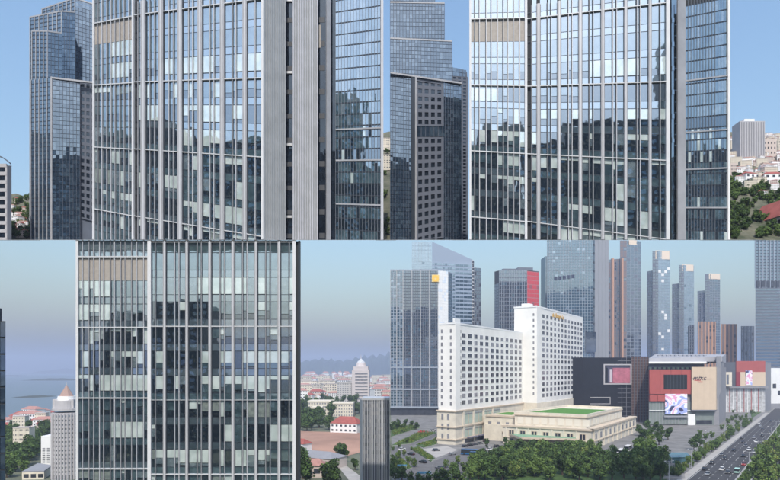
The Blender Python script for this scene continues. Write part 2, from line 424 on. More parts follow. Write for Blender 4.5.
one(W1a, 94, 135, -1.6, -1, -.05, 0, name='lower_glazing', mats=G_TEAL, parent=r1)
joints(r1, W1a, 95, 133.2, -1, 11)
maj = [(144, 5), (161.5, 5), (180.5, 4.8), (200.5, 4.6), (222.8, 4.4), (245.3, 4.2)]
mn = [138.5, 150.3, 155, 169.3, 173.8, 189, 193, 210.2, 214.3, 232.7, 236.2, 255.5]
cols = tower_front(r1, W1b, maj, mn, [(262, 264.2)], -1.4, 9.6, None, 0, [(0, .032, STEEL), (3, .032, STEEL), (6, .032, STEEL), (9, .032, STEEL)], 135, 262)
t1b = mk_tone(5, seed=15)
def tone1b(x, k):
    if k >= 7: return (1, 0, 5)
    if k in (5,): return (1, 1.0 if R.random() < .35 else 0, 5)
    if k in (6,): return (2 if R.random() < .5 else 1, 1.0 if (x > 160 and R.random() < .6) else 0, 5)
    return t1b(x, k)
facade(r1, W1b, cols, -1, 10, None, tone1b)
joints(r1, W1b, 135, 262, 0, 10)
# corner bays to the east
z2 = lambda k: 240 - 24 * k
def Wr(xl, Dl, xr, Dr): return PxWall(xl, Dl, xr, Dr, lambda k: 241 - 24 * k, lambda k: 241 - 24 * k)
W = Wr(264.5, 100.2, 285, 103); striped(r1, W, 264.5, 285, 0, 10.6, 9, RIB, RIB)  # first bay's shade is put into the greyer metal colour
W = Wr(285, 104.5, 293, 104.5); one(W, 285, 293, 0, 10.6, -.05, 0, name='recess_glazing', mats=PUNCH, parent=r1)
for k in range(1, 11, 3): one(W, 285, 293, k - .05, k + .05, 0, .3, name='transom', mats=STEEL, parent=r1)
for k in range(0, 10): one(W, 285.2, 292.8, k + .1, k + .3, 0, .05, name='spandrel_panel', mats=RECP, parent=r1)
W = Wr(293, 103.2, 317, 105.5); striped(r1, W, 293, 317, 0, 10.6, 10, RIB, RIBL, prop=.2)
W = Wr(317, 107, 326, 107); one(W, 317, 326, 0, 10.6, -.05, 0, name='recess_glazing', mats=PUNCH, parent=r1)
one(W, 317.5, 321, 8.05, 9.0, 0, .05, name='plant_floor_screen', mats=BEIGE, parent=r1)
for k in range(0, 10): one(W, 319, 325, k + .1, k + .33, 0, .04, name='spandrel_panel', mats=RECP, parent=r1)
W = Wr(326, 106, 330, 106.5); one(W, 326, 330, 0, 10.6, -.04, .25, name='wide_fin', mats=ALU, parent=r1)
W = Wr(330, 108, 335.5, 108); one(W, 330, 335.5, 0, 10.6, -.04, .0, name='recess_glazing', mats=PUNCH, parent=r1)
Wg = PxWall(335.5, 107.5, 382, 110, lambda k: 240.5 - 11.4 * k, lambda k: 243.5 - 11.9 * k)
def tg1(i, j):
    r = R.random()
    if j > 9: return 1 if r < .6 else 2  # sky reflection put into paler panes, mirrored skyline into darker ones below
    return 3 if r < .03 else (0 if (j % 3 == 1 or r < .3) else 1)
rows = [j * 1.0 for j in range(0, 22)]
gridwall(r1, Wg, 335.5, 380.5, 0, 21.5, 15, rows, [G_DARK, G_TEAL, G_MID, G_BLIND], tg1, bar=.34, barm=FRDK, fin=.05)
for k in (3.2, 7, 9.7): one(Wg, 335.5, 381, k - .06, k + .06, .05, .2, name='transom', mats=ALU, parent=r1)
one(Wg, 380.5, 383, 0, 21.5, -.04, .25, name='edge_fin', mats=ALUW, parent=r1)
body(r1, [XY(94, 106.15), XY(135, 104.15), XY(264.3, 100.15), XY(264.6, 104.9), XY(285, 104.9), XY(317, 107.3), XY(335.5, 108.2), XY(382.5, 110.2), (XY(382.5, 110)[0], 116), (XY(95, 116)[0], 116)])

# ---------------- upper-right tower
r2 = root('glass_tower', 'glass office tower with silver fins and pale east corner, hillside town beside it', 'office tower', (30, 100, TZ(100)))
W2a = PxWall(470, 103, 525.5, 102, lambda k: 217 - 21.9 * k, lambda k: 222 - 22.6 * k)
W2b = PxWall(525, 102, 668.5, 100, lambda k: 221.5 - 22.4 * k, lambda k: 240 - 26.3 * k)
mn = [474.5, 479.3, 486, 491, 497.5, 503, 507.6, 513.5, 519.5]
cols = tower_front(r2, W2a, [], mn, [(469.3, 471.2), (524.6, 527)], -1.2, 10.4, None, 0, [(0, .04, STEEL), (3, .04, STEEL), (6, .04, STEEL), (9, .04, STEEL)], 471, 524.6)
t2a = mk_tone(6, seed=23)
facade(r2, W2a, cols, -1, 10, None, lambda x, k: (6, 0, 6) if k == 8 else t2a(x, k if k != 7 else 6))
one(W2a, 471.2, 524.6, 8, 8.985, -.02, .03, name='plant_floor_screen', mats=BEIGE, parent=r2)
joints(r2, W2a, 471.2, 524.6, -1, 10)
maj = [(538.2, 3.6), (558.8, 3.6), (580, 3.4), (602.3, 3.2), (625.2, 3), (649.5, 3)]
mn = [531.3, 547.3, 550.7, 568, 571.6, 589, 592.7, 612.3, 616, 636.3, 639.5, 659.5]
cols = tower_front(r2, W2b, maj, mn, [(665.3, 669)], -1.4, 9.6, None, 0, [(0, .032, STEEL), (3, .032, STEEL), (6, .032, STEEL), (9, .032, STEEL)], 527, 665.3)
t2b = mk_tone(5, seed=27)
def tone2b(x, k):
    if k >= 7: return (1, 0, 5)
    if k == 5: return (0 if x > 582 else 1, 0, 5)
    if k == 4: return (0, .6 if R.random() < .3 else 0, 5)
    if k == 6: return (1, 1.0 if (x > 560 and R.random() < .7) else 0, 5)
    return t2b(x, k)
facade(r2, W2b, cols, -1, 10, None, tone2b)
joints(r2, W2b, 527, 665.3, 0, 10)
W = Wr(669, 102.5, 677, 103); one(W, 669, 677, 0, 10.6, -.05, 0, name='recess_glazing', mats=G_TEAL, parent=r2)
one(W, 669.2, 671, 0, 10.6, -.02, .1, name='mullion', mats=GASK, parent=r2)
for k in range(0, 10): one(W, 671, 677, k + .1, k + .3, 0, .05, name='spandrel_panel', mats=G_SPAN, parent=r2)
W = Wr(677, 101, 685, 101.6); one(W, 677, 685, 0, 10.6, -.05, .2, name='wide_fin', mats=ALU, parent=r2)
Wg = PxWall(685, 102, 729, 104.5, lambda k: 241.5 - 11.2 * k, lambda k: 243 - 11.7 * k)
def tg2(i, j):
    r = R.random()
    if j > 10: return 1 if r < .6 else 2  # paler panes paint the mirrored sky, darker ones the skyline underneath
    return 3 if r < .03 else (0 if (j % 3 == 1 or r < .3) else 1)
gridwall(r2, Wg, 685, 727, 0, 21.9, 14, [j * 1.0 for j in range(0, 22)], [G_DARK, G_TEAL, G_MID, G_BLIND], tg2, bar=.34, barm=FRDK, fin=.05)
for k in (3, 6.4, 9.7, 14.3): one(Wg, 685, 727, k - .06, k + .06, .05, .2, name='transom', mats=ALU, parent=r2)
one(Wg, 727, 729, 0, 21.9, -.04, .25, name='edge_fin', mats=WHITE, parent=r2)
body(r2, [XY(470, 103.15), XY(525, 102.15), XY(668.5, 100.15), XY(669, 103.2), XY(685, 102.9), XY(728.5, 104.8), (XY(728.3, 113)[0], 113), (XY(471.5, 113)[0], 113)])

# ---------------- dark neighbours on the terrace
G_NAVY = glass('glass_navy', (.012, .022, .038), (.03, .05, .075), .20, .5)
G_NAVY2 = glass('glass_navy_light', (.025, .042, .065), (.06, .09, .12), .24, .6)
DARKST = mat('dark_stone_frame', (.105, .12, .155), .7, 0, .1, .6)
def tn(i, j): return 1 if R.random() < .25 else 0
def facet(rt, x0, D0, x1, D1, ytl, ytr, ybl=240.5, ybr=240.5, style='glass', nx=8, ny=20):
    W = PxWall(x0, D0, x1, D1, lambda k: ybl + (ytl - ybl) * k, lambda k: ybr + (ytr - ybr) * k)
    if style == 'glass':
        gridwall(rt, W, x0, x1, 0, 1, nx, [j / ny for j in range(ny + 1)], [G_NAVY, G_NAVY2], tn, bar=.22, barm=DARKST, fin=.05) if False else None
        mb = MB(); dx = (x1 - x0) / nx
        for i in range(nx):
            for j in range(ny): wbox(mb, W, x0 + dx * (i + .07), x0 + dx * (i + .93), (j + .05) / ny, (j + .95) / ny, -.04, 0, tn(i, j), .004)
        mb.build('glazing', [G_NAVY, G_NAVY2], rt, kind='stuff')
        for i in range(nx + 1):
            x = x0 + dx * i; one(W, x - .14, x + .14, 0, 1, -.03, .05, name='mullion', mats=DARKST, parent=rt)
    elif style == 'ribs':
        one(W, x0, x1, 0, 1, -.05, 0, name='glazing', mats=G_NAVY2, parent=rt)
        for i in range(nx + 1):
            x = x0 + (x1 - x0) * i / nx; one(W, x - .3, x + .5, 0, 1, -.02, .12, name='slim_fin', mats=ALU, parent=rt)
        mb = MB()
        for j in range(ny): wbox(mb, W, x0, x1, j / ny - .002, j / ny + .002, 0, .03)
        mb.build('floor_line_grid', GASK, rt, kind='stuff')
    elif style == 'punched':
        one(W, x0, x1, 0, 1, -.3, -.12, name='window_backing', mats=PUNCH, parent=rt)
        dx = (x1 - x0) / nx
        for i in range(nx + 1):
            x = x0 + dx * i; one(W, x - dx * .2, x + dx * .2, 0, 1, -.12, 0, name='stone_pier', mats=DARKST, parent=rt)
        for j in range(ny + 1): one(W, x0, x1, max(0, (j - .22) / ny), min(1, (j + .22) / ny), -.12, -.004, name='stone_band', mats=DARKST, parent=rt)
    return W
def mass(rt, pts, ytops, name='building_core', mt=None):
    MB().prism(pts, [TZ(p[1]) + .02 for p in pts], ytops).build(name, mt or mat('dark_cladding', (.10, .12, .16), .6, 0, .1, .5), rt)
def ZY(y, D): return CZ + (HY - y) / F * D

def dark_tower(rt, tiers):
    """tiers: (x0, xm, x1, D, ytop_left, ytop_mid, ytop_right, ribs, ny)"""
    for (x0, xm, x1, D, yl, ym, yr, nl, nr, ny) in tiers:
        Dl, Dr = D + 1.2, D + 1.8
        if xm > x0: facet(rt, x0, Dl, xm, D, yl, ym, style='ribs', nx=nl, ny=ny)
        facet(rt, xm, D, x1, Dr, ym, yr, style='glass', nx=nr, ny=ny)
        zt = min(ZY(yl, Dl), ZY(ym, D), ZY(yr, Dr)) - .15
        mass(rt, [XY(x0 + .05, Dl + .1), XY(xm, D + .1), XY(x1 - .05, Dr + .1), XY(x1 - .05, Dr + 8), XY(x0 + .3, Dl + 8)], zt)
        if xm > x0: one(PxWall(x0, Dl, xm, D, lambda k: yl + 1 - k, lambda k: ym + 1 - k), x0, xm, .0, 1.4, -.3, .1, name='parapet', mats=ALU, parent=rt)
        one(PxWall(xm, D, x1, Dr, lambda k: ym + 1 - k, lambda k: yr + 1 - k), xm, x1, .0, 1.4, -.3, .1, name='parapet', mats=ALU, parent=rt)

r1b = root('stepped_tower', 'dark stepped glass tower with pale ribbed west face and roof in four steps', 'office tower', (-66, 130, TZ(130)))
dark_tower(r1b, [(42, 75, 97, 143, 9, -2, 5, 8, 6, 60), (30, 61.5, 75, 134, 17, 11, 12, 7, 5, 55), (32, 47.5, 62, 128, 31, 31, 33, 4, 4, 50)])
facet(r1b, 31, 125, 51, 124, 80, 78, style='ribs', nx=5, ny=38)
facet(r1b, 52.5, 124, 80, 125.5, 77, 80, style='glass', nx=8, ny=38)
W = PxWall(51, 124, 52.6, 124, lambda k: 240.5 - 163.5 * k, lambda k: 240.5 - 163.5 * k); one(W, 51, 52.6, 0, 1, -.1, .2, name='edge_fin', mats=ALU, parent=r1b)
facet(r1b, 80, 126, 96, 127, 82, 83, 218, 222, 'punched', 3, 20)
W = PxWall(52, 124, 96, 126, lambda k: 78 - k, lambda k: 83 - k); one(W, 52, 96, -1, 0.6, -.2, .25, name='parapet', mats=ALU, parent=r1b)
mass(r1b, [XY(31, 125.3), XY(52, 124.3), XY(96, 127.3), XY(96, 133), XY(33, 133)], ZY(80, 124.5))

r2b = root('stepped_tower', 'dark navy glass tower with one bay of small square punched windows', 'office tower', (14, 130, TZ(130)))
dark_tower(r2b, [(390.2, 390.2, 435, 141, -3, -3, -2, 1, 14, 60), (390.2, 390.2, 444.5, 136, 2, 2, 3, 1, 17, 60), (390.2, 390.2, 452, 132, 38, 38, 41, 1, 20, 52)])
facet(r2b, 390.2, 124.5, 411.5, 125, 73, 76, style='glass', nx=8, ny=40)
W = PxWall(411.5, 124.6, 416.5, 124.8, lambda k: 240.5 - 163.5 * k, lambda k: 240.5 - 163.5 * k); one(W, 415, 416.5, 0, 1, -.1, .15, name='edge_fin', mats=ALU, parent=r2b); one(W, 411.5, 415, 0, 1, -.1, .0, name='dark_recess', mats=GASK, parent=r2b)
facet(r2b, 417, 125.2, 442.5, 126, 79, 81, 126, 126, 'punched', 4, 6)
facet(r2b, 417, 125.2, 442.5, 126, 137, 137, 244, 238, 'punched', 4, 13)
facet(r2b, 417, 125.3, 442.5, 126.1, 126, 126, 137, 137, style='glass', nx=6, ny=1)
facet(r2b, 442.5, 126, 461.5, 127, 81, 83, style='glass', nx=7, ny=40)
W = PxWall(390.2, 124, 461.5, 126.7, lambda k: 73 - k, lambda k: 83.5 - k); one(W, 390.2, 461.5, -1, 0.6, -.2, .25, name='parapet', mats=ALU, parent=r2b)
one(W, 416.8, 442.6, -3.8, -.9, -.4, -.05, name='stone_band', mats=DARKST, parent=r2b)
mass(r2b, [XY(390.3, 124.9), XY(416, 125.4), XY(461.3, 127.3), XY(461.3, 133), XY(390.3, 133)], ZY(75, 124.5))

r2c = root('office_block', 'slim dark block with grey window bands half hidden behind the navy stepped tower', 'building', (10, 140, TZ(140)))
facet(r2c, 452, 138, 467, 139, 76, 77, 240.5, 240.5, 'punched', 3, 46)
facet(r2c, 452.5, 138.6, 466, 139.4, 67, 70, 76, 77, style='glass', nx=4, ny=2)
mass(r2c, [XY(451, 139), XY(467, 139.8), XY(468, 148), XY(452, 148)], ZY(70, 139))

# striped block at the far west edge
r1d = root('striped_block', 'pale concrete block with black window bands and a curved roof rail', 'building', (-70, 118, TZ(118)))
W = PxWall(-14, 116, 6.5, 116, lambda k: 241 - 8.2 * k, lambda k: 241 - 8.2 * k)
one(W, -14, 6.5, 0, 9.4, -.3, -.08, name='window_backing', mats=PUNCH, parent=r1d)
for k in range(0, 10): one(W, -14, 6.5, k + .0, k + .42, -.08, .06, name='concrete_band', mats=mat('pale_concrete', (.40, .39, .40), .8), parent=r1d)
W = PxWall(6.5, 116, 11, 118, lambda k: 241 - 8.2 * k, lambda k: 241 - 8.2 * k); one(W, 6.5, 11, 0, 9.2, -.3, .1, name='end_wall', mats=mat('pale_concrete', (.4, .39, .4)), parent=r1d)
mass(r1d, [XY(-14, 116.4), XY(6.5, 116.4), XY(11, 118.4), XY(11, 126), XY(-14, 126)], ZY(164, 116))
mb = MB()
for i in range(8):
    t0, t1 = i / 8, (i + 1) / 8
    f = lambda t: P(-6 + 16 * t, 156 + 8 * t * t, 115.8)
    a, b = f(t0), f(t1); u = Vector((0, 0, .25)); d = Vector((0, .3, 0)); mb.hexa([a, b, b + d, a + d, a + u, b + u, b + u + d, a + u + d])
mb.build('roof_rail', mat('dark_cladding', (.10, .12, .16)), r1d)

# ------------------------------------------------------------------ trees, houses, cars: prototypes (far below the visible part, then moved)
def make_tree(name, label, cat, h, rx, rz, nleaf, mats, seed, leaf=.55, group=None, trunk_h=None, lobes=9):
    rr = random.Random(seed); rt = root(name, label, cat, (0, 0, 0), group)
    th = trunk_h or h * .2
    mb = MB(); mb.cyl((0, 0), h * .035 + .06, h * .022 + .03, -.3, th + h * .2, 7)
    for i in range(5):
        a = rr.uniform(0, 6.28); b = Vector((0, 0, th + rr.uniform(-.1, .2) * h)); e = b + Vector((math.cos(a) * rx * .6, math.sin(a) * rx * .6, h * .22)); s = .04 * h * .4
        mb.hexa([b + Vector((-s, -s, 0)), b + Vector((s, -s, 0)), b + Vector((s, s, 0)), b + Vector((-s, s, 0)), e + Vector((-s, -s, 0)) * .3, e + Vector((s, -s, 0)) * .3, e + Vector((s, s, 0)) * .3, e + Vector((-s, s, 0)) * .3])
    mb.build('trunk', TRUNK, rt)
    cz = h - rz; mb = MB(); L = []
    for i in range(lobes):
        a = rr.uniform(0, 6.28); q = rr.uniform(.25, .75); zz = rr.uniform(-.85, .75)
        L.append((Vector((math.cos(a) * rx * q * (1 - .35 * abs(zz)), math.sin(a) * rx * q * (1 - .35 * abs(zz)), cz + zz * rz)), rr.uniform(.32, .52) * min(rx, rz), rr.randrange(3)))
    L.append((Vector((0, 0, cz)), .6 * min(rx, rz), 0))
    for i in range(nleaf):
        c, r, mi = L[rr.randrange(len(L))]
        d = Vector((rr.gauss(0, 1), rr.gauss(0, 1), rr.gauss(0, 1))).normalized(); p = c + d * r * rr.uniform(.75, 1.12)
        n = (d + Vector((rr.gauss(0, .5), rr.gauss(0, .5), rr.gauss(0, .5) + .35))).normalized()
        u = n.orthogonal().normalized() ; v = n.cross(u); s = leaf * rr.uniform(.5, 1.1); an = rr.uniform(0, 3.14)
        u, v = u * math.cos(an) + v * math.sin(an), v * math.cos(an) - u * math.sin(an)
        m_ = mi if rr.random() < .6 else rr.randrange(3)
        mb.quad(p - u * s - v * s * .6, p + u * s * .9 - v * s * .5, p + u * s + v * s * .7, p - u * s * .8 + v * s * .6, m_)
    mb.build('crown', mats, rt)
    return rt
TR = []
kinds = [('broadleaf_tree', 8.5, 3.4, 3.2, 900, [LEAF[0], LEAF[1], LEAF[1]], .42), ('broadleaf_tree', 9.5, 4.0, 3.4, 1000, [LEAF[0], LEAF[0], LEAF[1]], .45),
         ('young_tree', 7.0, 3.0, 2.6, 750, [LEAF[1], LEAF[2], LEAF[1]], .38), ('conifer_tree', 10.0, 2.1, 4.3, 700, [LEAF[0], LEAF[0], LEAF[1]], .36)]
kinds += [('young_tree', 7.5, 3.2, 2.9, 850, [LEAF[2], LEAF[3], LEAF[1]], .38), ('broadleaf_tree', 9.0, 3.6, 3.5, 1000, [LEAF[1], LEAF[2], LEAF[2]], .42)]
for i, (nm, h, rx, rz, nl, ms, lf) in enumerate(kinds): TR.append(make_tree(nm, None, 'tree', h, rx, rz, nl, ms, 40 + i, lf))
BUSH = make_tree('shrub', None, 'shrub', 1.7, 1.0, .8, 260, [LEAF[1], LEAF[2], LEAF[3]], 77, .2, trunk_h=.3, lobes=5)
used = set()
def put(proto, loc, label, group, rz=None, sc=1.0):
    rz = R.uniform(0, 6.28) if rz is None else rz
    if proto.name in used: o = copy_tree(proto, loc, rz, sc, label)
    else:
        used.add(proto.name); o = proto; o.location = loc; o.rotation_euler = (0, 0, rz); o.scale = (sc,) * 3 if not isinstance(sc, tuple) else sc
        o['label'] = label
    o['group'] = group; return o

def make_house(label, wx, wy, hh, rh, wallm, roofm, storeys=2, nwin=3, flat=False, name='house'):
    rt = root(name, label, 'house', (0, 0, 0)); mb = MB().box(-wx / 2, wx / 2, -wy / 2, wy / 2, -2, hh); mb.build('wall', wallm, rt)
    mb = MB(); V = Vector; e = .4
    if flat: mb.box(-wx / 2 - .3, wx / 2 + .3, -wy / 2 - .3, wy / 2 + .3, hh, hh + .5)
    else:
        a = [V((-wx / 2 - e, -wy / 2 - e, hh)), V((wx / 2 + e, -wy / 2 - e, hh)), V((wx / 2 + e, wy / 2 + e, hh)), V((-wx / 2 - e, wy / 2 + e, hh))]
        r0, r1 = V((-wx * .28, 0, hh + rh)), V((wx * .28, 0, hh + rh))
        mb.quad(a[0], a[1], r1, r0); mb.quad(a[2], a[3], r0, r1); mb.tri(a[1], a[2], r1); mb.tri(a[3], a[0], r0); mb.quad(a[3], a[2], a[1], a[0])
    mb.build('roof', roofm, rt)
    wm = MB()
    for s in range(storeys):
        for i in range(nwin):
            x = -wx / 2 + wx * (i + .5) / nwin; z = hh * (s + .35) / storeys; a, b = wx / nwin * .22, hh / storeys * .4
            wm.box(x - a, x + a, -wy / 2 - .06, -wy / 2 + .02, z, z + b)
    wm.build('window_rows', WINF, rt, kind='stuff')
    return rt
H = [make_house(None, 16, 11, 10, 3.2, PINKW, ROOFR, 3, 5), make_house(None, 20, 12, 14, 3, WHITE, mat('faded_pink_roof', (.38, .20, .17), .8, 0, .2, .4), 4, 6),
     make_house(None, 26, 12, 18, 3, CREAM, mat('pale_roof', (.45, .40, .38), .8), 6, 8, flat=True), make_house(None, 12, 10, 8, 3, WHITE, ROOFR, 2, 3)]
HG = 'small houses of the seaside town'

# ---- town on the raised hillside (upper right)
def hill_at(px, y, Hh):     # point on the hillside sheet seen at (px, y)
    D0, y0, D1, y1 = Hh; lo, hi = D0, D1
    for _ in range(30):
        md = (lo + hi) / 2; yy = HY - (hillz(md, *Hh) - CZ) / md * F
        if yy > y: lo = md
        else: hi = md
    return Vector(((px - CX) / F * lo, lo, hillz(lo, *Hh)))
HT = 'trees on the upper hillside'
rr = random.Random(5)
for i in range(165):
    px = rr.uniform(728, 783); y = 239 - 60 * rr.random() ** .9
    if 748 < px < 783 and 205 < y < 238 and rr.random() < .7: continue
    v = hill_at(px, y, HR); put(TR[rr.choice([0, 1, 2, 2])], v - Vector((0, 0, .25)), 'small leafy tree among the houses on the raised hillside', HT, sc=.30 * rr.uniform(.7, 1.2))
for i in range(170):
    px = rr.uniform(730, 784); y = rr.uniform(139, 190)
    if rr.random() < .45: y = rr.uniform(139, 168)
    v = hill_at(px, y, HR); s = .135 * rr.uniform(.7, 1.1)
    put(H[rr.choice([0, 1, 1, 2, 3])], v, 'small pale house in the dense hazy part of the raised hillside town', 'houses on the upper hillside', rz=rr.uniform(-.4, .4), sc=s)
for k, (px, y, s, l) in enumerate([(749, 184, .26, 'white twin gabled house at the wood edge, nearer the glass tower'), (771, 185, .28, 'white twin gabled house at the wood edge, farther from the glass tower')]):
    v = hill_at(px, y, HR); o = copy_tree(H[3], v, .2 - .3 * k, (s * 1.35, s, s * 1.1), l); o['group'] = 'twin gabled white houses'
v = hill_at(762, 197, HR); o = copy_tree(H[3], v, .4, .16, 'tiny white hut with red roof alone in the wood'); 
# long white building with a red tiled roof
rl = root('red_roofed_building', 'long white building with red tiled roof and white chimney at the hillside foot', 'building', tuple(hill_at(770, 234, HR)), rz=0)
a = hill_at(749, 229, HR); zb = a.z
A, B = Vector((P(748, 0, 140).x, 140, 0)), Vector((P(792, 0, 128).x, 128, 0))
d = (B - A).normalized(); n = Vector((-d.y, d.x, 0))
zt = ZY(226, 140)
base = [A, B, B + n * 5.5, A + n * 5.5]
MB().prism([(p.x, p.y) for p in base], [ZY(238.5, p.y) for p in base], zt).build('wall', PINKW, rl)
q = [p + Vector((0, 0, zt)) for p in (A - n * .3 - d * .3, B - n * .3, B + n * 5.8, A + n * 5.8 - d * .3)]
t1 = A + n * 2.75 + d * 1.2 + Vector((0, 0, zt + 4.4)); t2 = B + n * 2.75 + Vector((0, 0, zt + 4.4))
mb = MB(); mb.quad(q[0], q[1], t2, t1); mb.quad(q[2], q[3], t1, t2); mb.tri(q[3], q[0], t1); mb.tri(q[1], q[2], t2); mb.build('roof', ROOFR, rl)
W = Wall(A, B)
for i in range(9): one(W, 1 + i * 1.9, 2 + i * 1.9, zt - 1.7, zt - .7, -.02, .04, name='window', mats=WINF, parent=rl)
p = P(771.5, 214, 139); MB().box(p.x - .3, p.x + .3, p.y - .3, p.y + .3, p.z - 1.5, p.z + 1.4).build('chimney', WHITE, rl)
# pale tower block in that town
rb = root('apartment_tower', 'pale high rise standing above the roofs of the hillside town', 'building', tuple(hill_at(752, 166, HR)))
W = Wall(XY(740, 172), XY(765, 172)); z0 = hillz(172, *HR) - 1; zt = ZY(121, 172)
one(W, 0, W.L, z0, zt, -4, 0, name='wall', mats=mat('pale_grey_concrete', (.42, .42, .45), .9, 0, .08, .5), parent=rb)
for i in range(10): one(W, .35 + i * .7, .62 + i * .7, z0 + 1, zt - .3, 0, .1, name='balcony_strip', mats=GREYC, parent=rb)
one(W, 1.5, 4.5, zt, zt + .8, -3, -.5, name='roof_box', mats=WHITE, parent=rb)
for px, w_, y0, y1, l in [(733, 8, 163, 178, 'squat grey flats beside the glass tower edge'), (770, 13, 139, 160, 'pink flats right behind the pale high rise')]:
    v = hill_at(px, y1, HR); q = root('apartment_block', l, 'building', tuple(v)); W = Wall(XY(px - w_ / 2, v.y), XY(px + w_ / 2, v.y))
    one(W, 0, W.L, v.z - .5, ZY(y0, v.y), -2, 0, name='wall', mats=PINKW, parent=q)
    for i in range(4):
        for j in range(4): one(W, W.L * (i + .3) / 4, W.L * (i + .65) / 4, v.z + (ZY(y0, v.y) - v.z) * (j + .3) / 4.3, v.z + (ZY(y0, v.y) - v.z) * (j + .7) / 4.3, 0, .04, name='window', mats=WINF, parent=q)
# gap beside the upper-left tower
for i in range(7):
    px = rr.uniform(384, 389); y = rr.uniform(150, 236); v = hill_at(px, y, HR)
    put(TR[2], v, 'small tree in the slit between the two upper towers', 'trees in the slit', sc=.25)
for y, s in ((150, .3), (170, .35)):
    v = hill_at(386, y, HR); o = copy_tree(H[2], v, 0, s * .6, 'pale flats in the slit beside the ribbed glass tower, ' + ('upper' if y == 150 else 'lower') + ' of two'); o['group'] = 'flats in the slit'
# upper-left coast
for i in range(46):
    px = rr.uniform(9, 33); y = 199 + 40 * rr.random() ** .8
    v = hill_at(px, y, HL); put(TR[rr.choice([0, 1, 2, 2])], v, 'small leafy tree on the raised coast beside the stepped tower', 'trees on the upper coast', sc=.26 * rr.uniform(.7, 1.2))
for i in range(20):
    px = rr.uniform(10, 32); y = rr.uniform(202, 238)
    v = hill_at(px, y, HL); put(H[rr.choice([0, 1, 3])], v, 'small pink roofed house among trees on the raised coast', 'houses on the upper coast', rz=rr.uniform(-.6, .6), sc=.12 * rr.uniform(.7, 1.2))

# ================================================================== LOWER LEFT: town, sea front
rr = random.Random(9)
for i in range(34):
    px = rr.uniform(6, 54); y = rr.uniform(415, 434); 
    y = max(y, 427 - (px - 5) * .26 + 2)
    v = G(px, y); put(H[rr.choice([0, 0, 1, 3])], v, 'red roofed house in the seafront rows', 'red roofed seafront houses', rz=rr.uniform(-.5, .5), sc=rr.uniform(.55, .85))
for px, y, s, l in [(21, 437, 1.25, 'white arched apartment house nearest the dark tower sliver on the coast'), (42, 431, 1.2, 'white apartment house in front of the seafront roofs'), (24, 455, 1.3, 'pale slab flats surrounded by coastal trees')]:
    v = G(px, y); o = copy_tree(H[2], v, .1, (s * .24, s * .4, s * .62), l); o['group'] = 'white flats by the sea'
for i in range(150):
    px = rr.uniform(5, 56); y = 434 + 44 * rr.random() ** 1.1
    if px > 38 and y > 438: continue
    if 24 < px < 52 and y > 462 - (px - 24) * .2: continue
    v = G(px, y); put(TR[rr.choice([0, 1, 2])], v, 'green tree in the wooded ground above the seafront', 'trees by the sea', sc=rr.uniform(.8, 1.25))
# round tower with pyramid roof
rc = root('round_tower', 'round grey office tower with pink pyramid roof and spire beside glass tower', 'office tower', (0, 0, 0))
D = 250; cx, cy = XY(66.5, D); rc.location = (cx, cy, 0); rad = 13 / F * D
STN = mat('pale_grey_stone', (.46, .45, .47), .7, 0, .08, .2)
MB().cyl((cx, cy), rad * .94, rad * .94, 0, ZY(416, D), 28).build('window_wall', G_MID, rc)
z = 2.0; top = ZY(408, D)
while z < top:
    MB().cyl((cx, cy), rad, rad, z, z + .95, 28).build('storey_band', STN, rc); z += 1.75
for i in range(14):
    a = math.pi + math.pi * (i + .5) / 14; x, y = cx + rad * 1.0 * math.cos(a), cy + rad * math.sin(a)
    MB().cyl((x, y), .35, .35, 0, top - 2, 5).build('pier', STN, rc)
MB().cyl((cx, cy), rad * .82, rad * .8, top, ZY(400, D), 24).build('upper_drum', STN, rc)
MB().cyl((cx, cy), rad * .66, rad * .6, ZY(400, D), ZY(396, D), 20).build('top_drum', WHITE, rc)
MB().cyl((cx, cy), rad * .52, .15, ZY(396, D), ZY(385, D), 8).build('pyramid_roof', mat('pink_roof', (.36, .25, .22), .8), rc)
MB().cyl((cx, cy), .15, .05, ZY(385.5, D), ZY(382, D), 5).build('spire', STN, rc)
for s in (-1, 1): MB().box(cx + s * rad * .62 - 1, cx + s * rad * .62 + 1, cy - rad * .5, cy, ZY(408, D), ZY(399, D)).build('dormer', STN, rc)
# white block next to it, and podium
r = root('white_block', 'plain white block with rows of windows beside the round tower', 'building', (0, 0, 0)); D = 285; r.location = (XY(46, D)[0], D, 0)
W = Wall(XY(41, D), XY(53, D)); one(W, 0, W.L, 0, ZY(436, D), -8, 0, name='wall', mats=WHITE, parent=r)
for i in range(3):
    for j in range(7): one(W, .7 + i * 2.1, 2 + i * 2.1, 1 + j * .62 * 1.5 * .5 + j * .6, 1.6 + j * .465 + j * .6, 0, .05, name='window', mats=WINL, parent=r)
r = root('low_office', 'low building with pale rounded roof edge at the foot of the round tower', 'building', (0, 0, 0)); D = 270; r.location = (XY(48, D)[0], D, 0)
pts = [XY(22, 246), XY(44, 247), XY(52, 262), XY(38, 268)]
MB().prism(pts, 0, 3).build('wall', CREAM, r); MB().prism([(p[0] * 1.0, p[1]) for p in pts], 3.02, 3.5).build('roof', GREYC, r)
W = Wall(pts[0], pts[1])
for i in range(3): one(W, .6 + i * 2.8, 2.6 + i * 2.8, .8, 2.3, 0, .06, name='window', mats=WINF, parent=r)
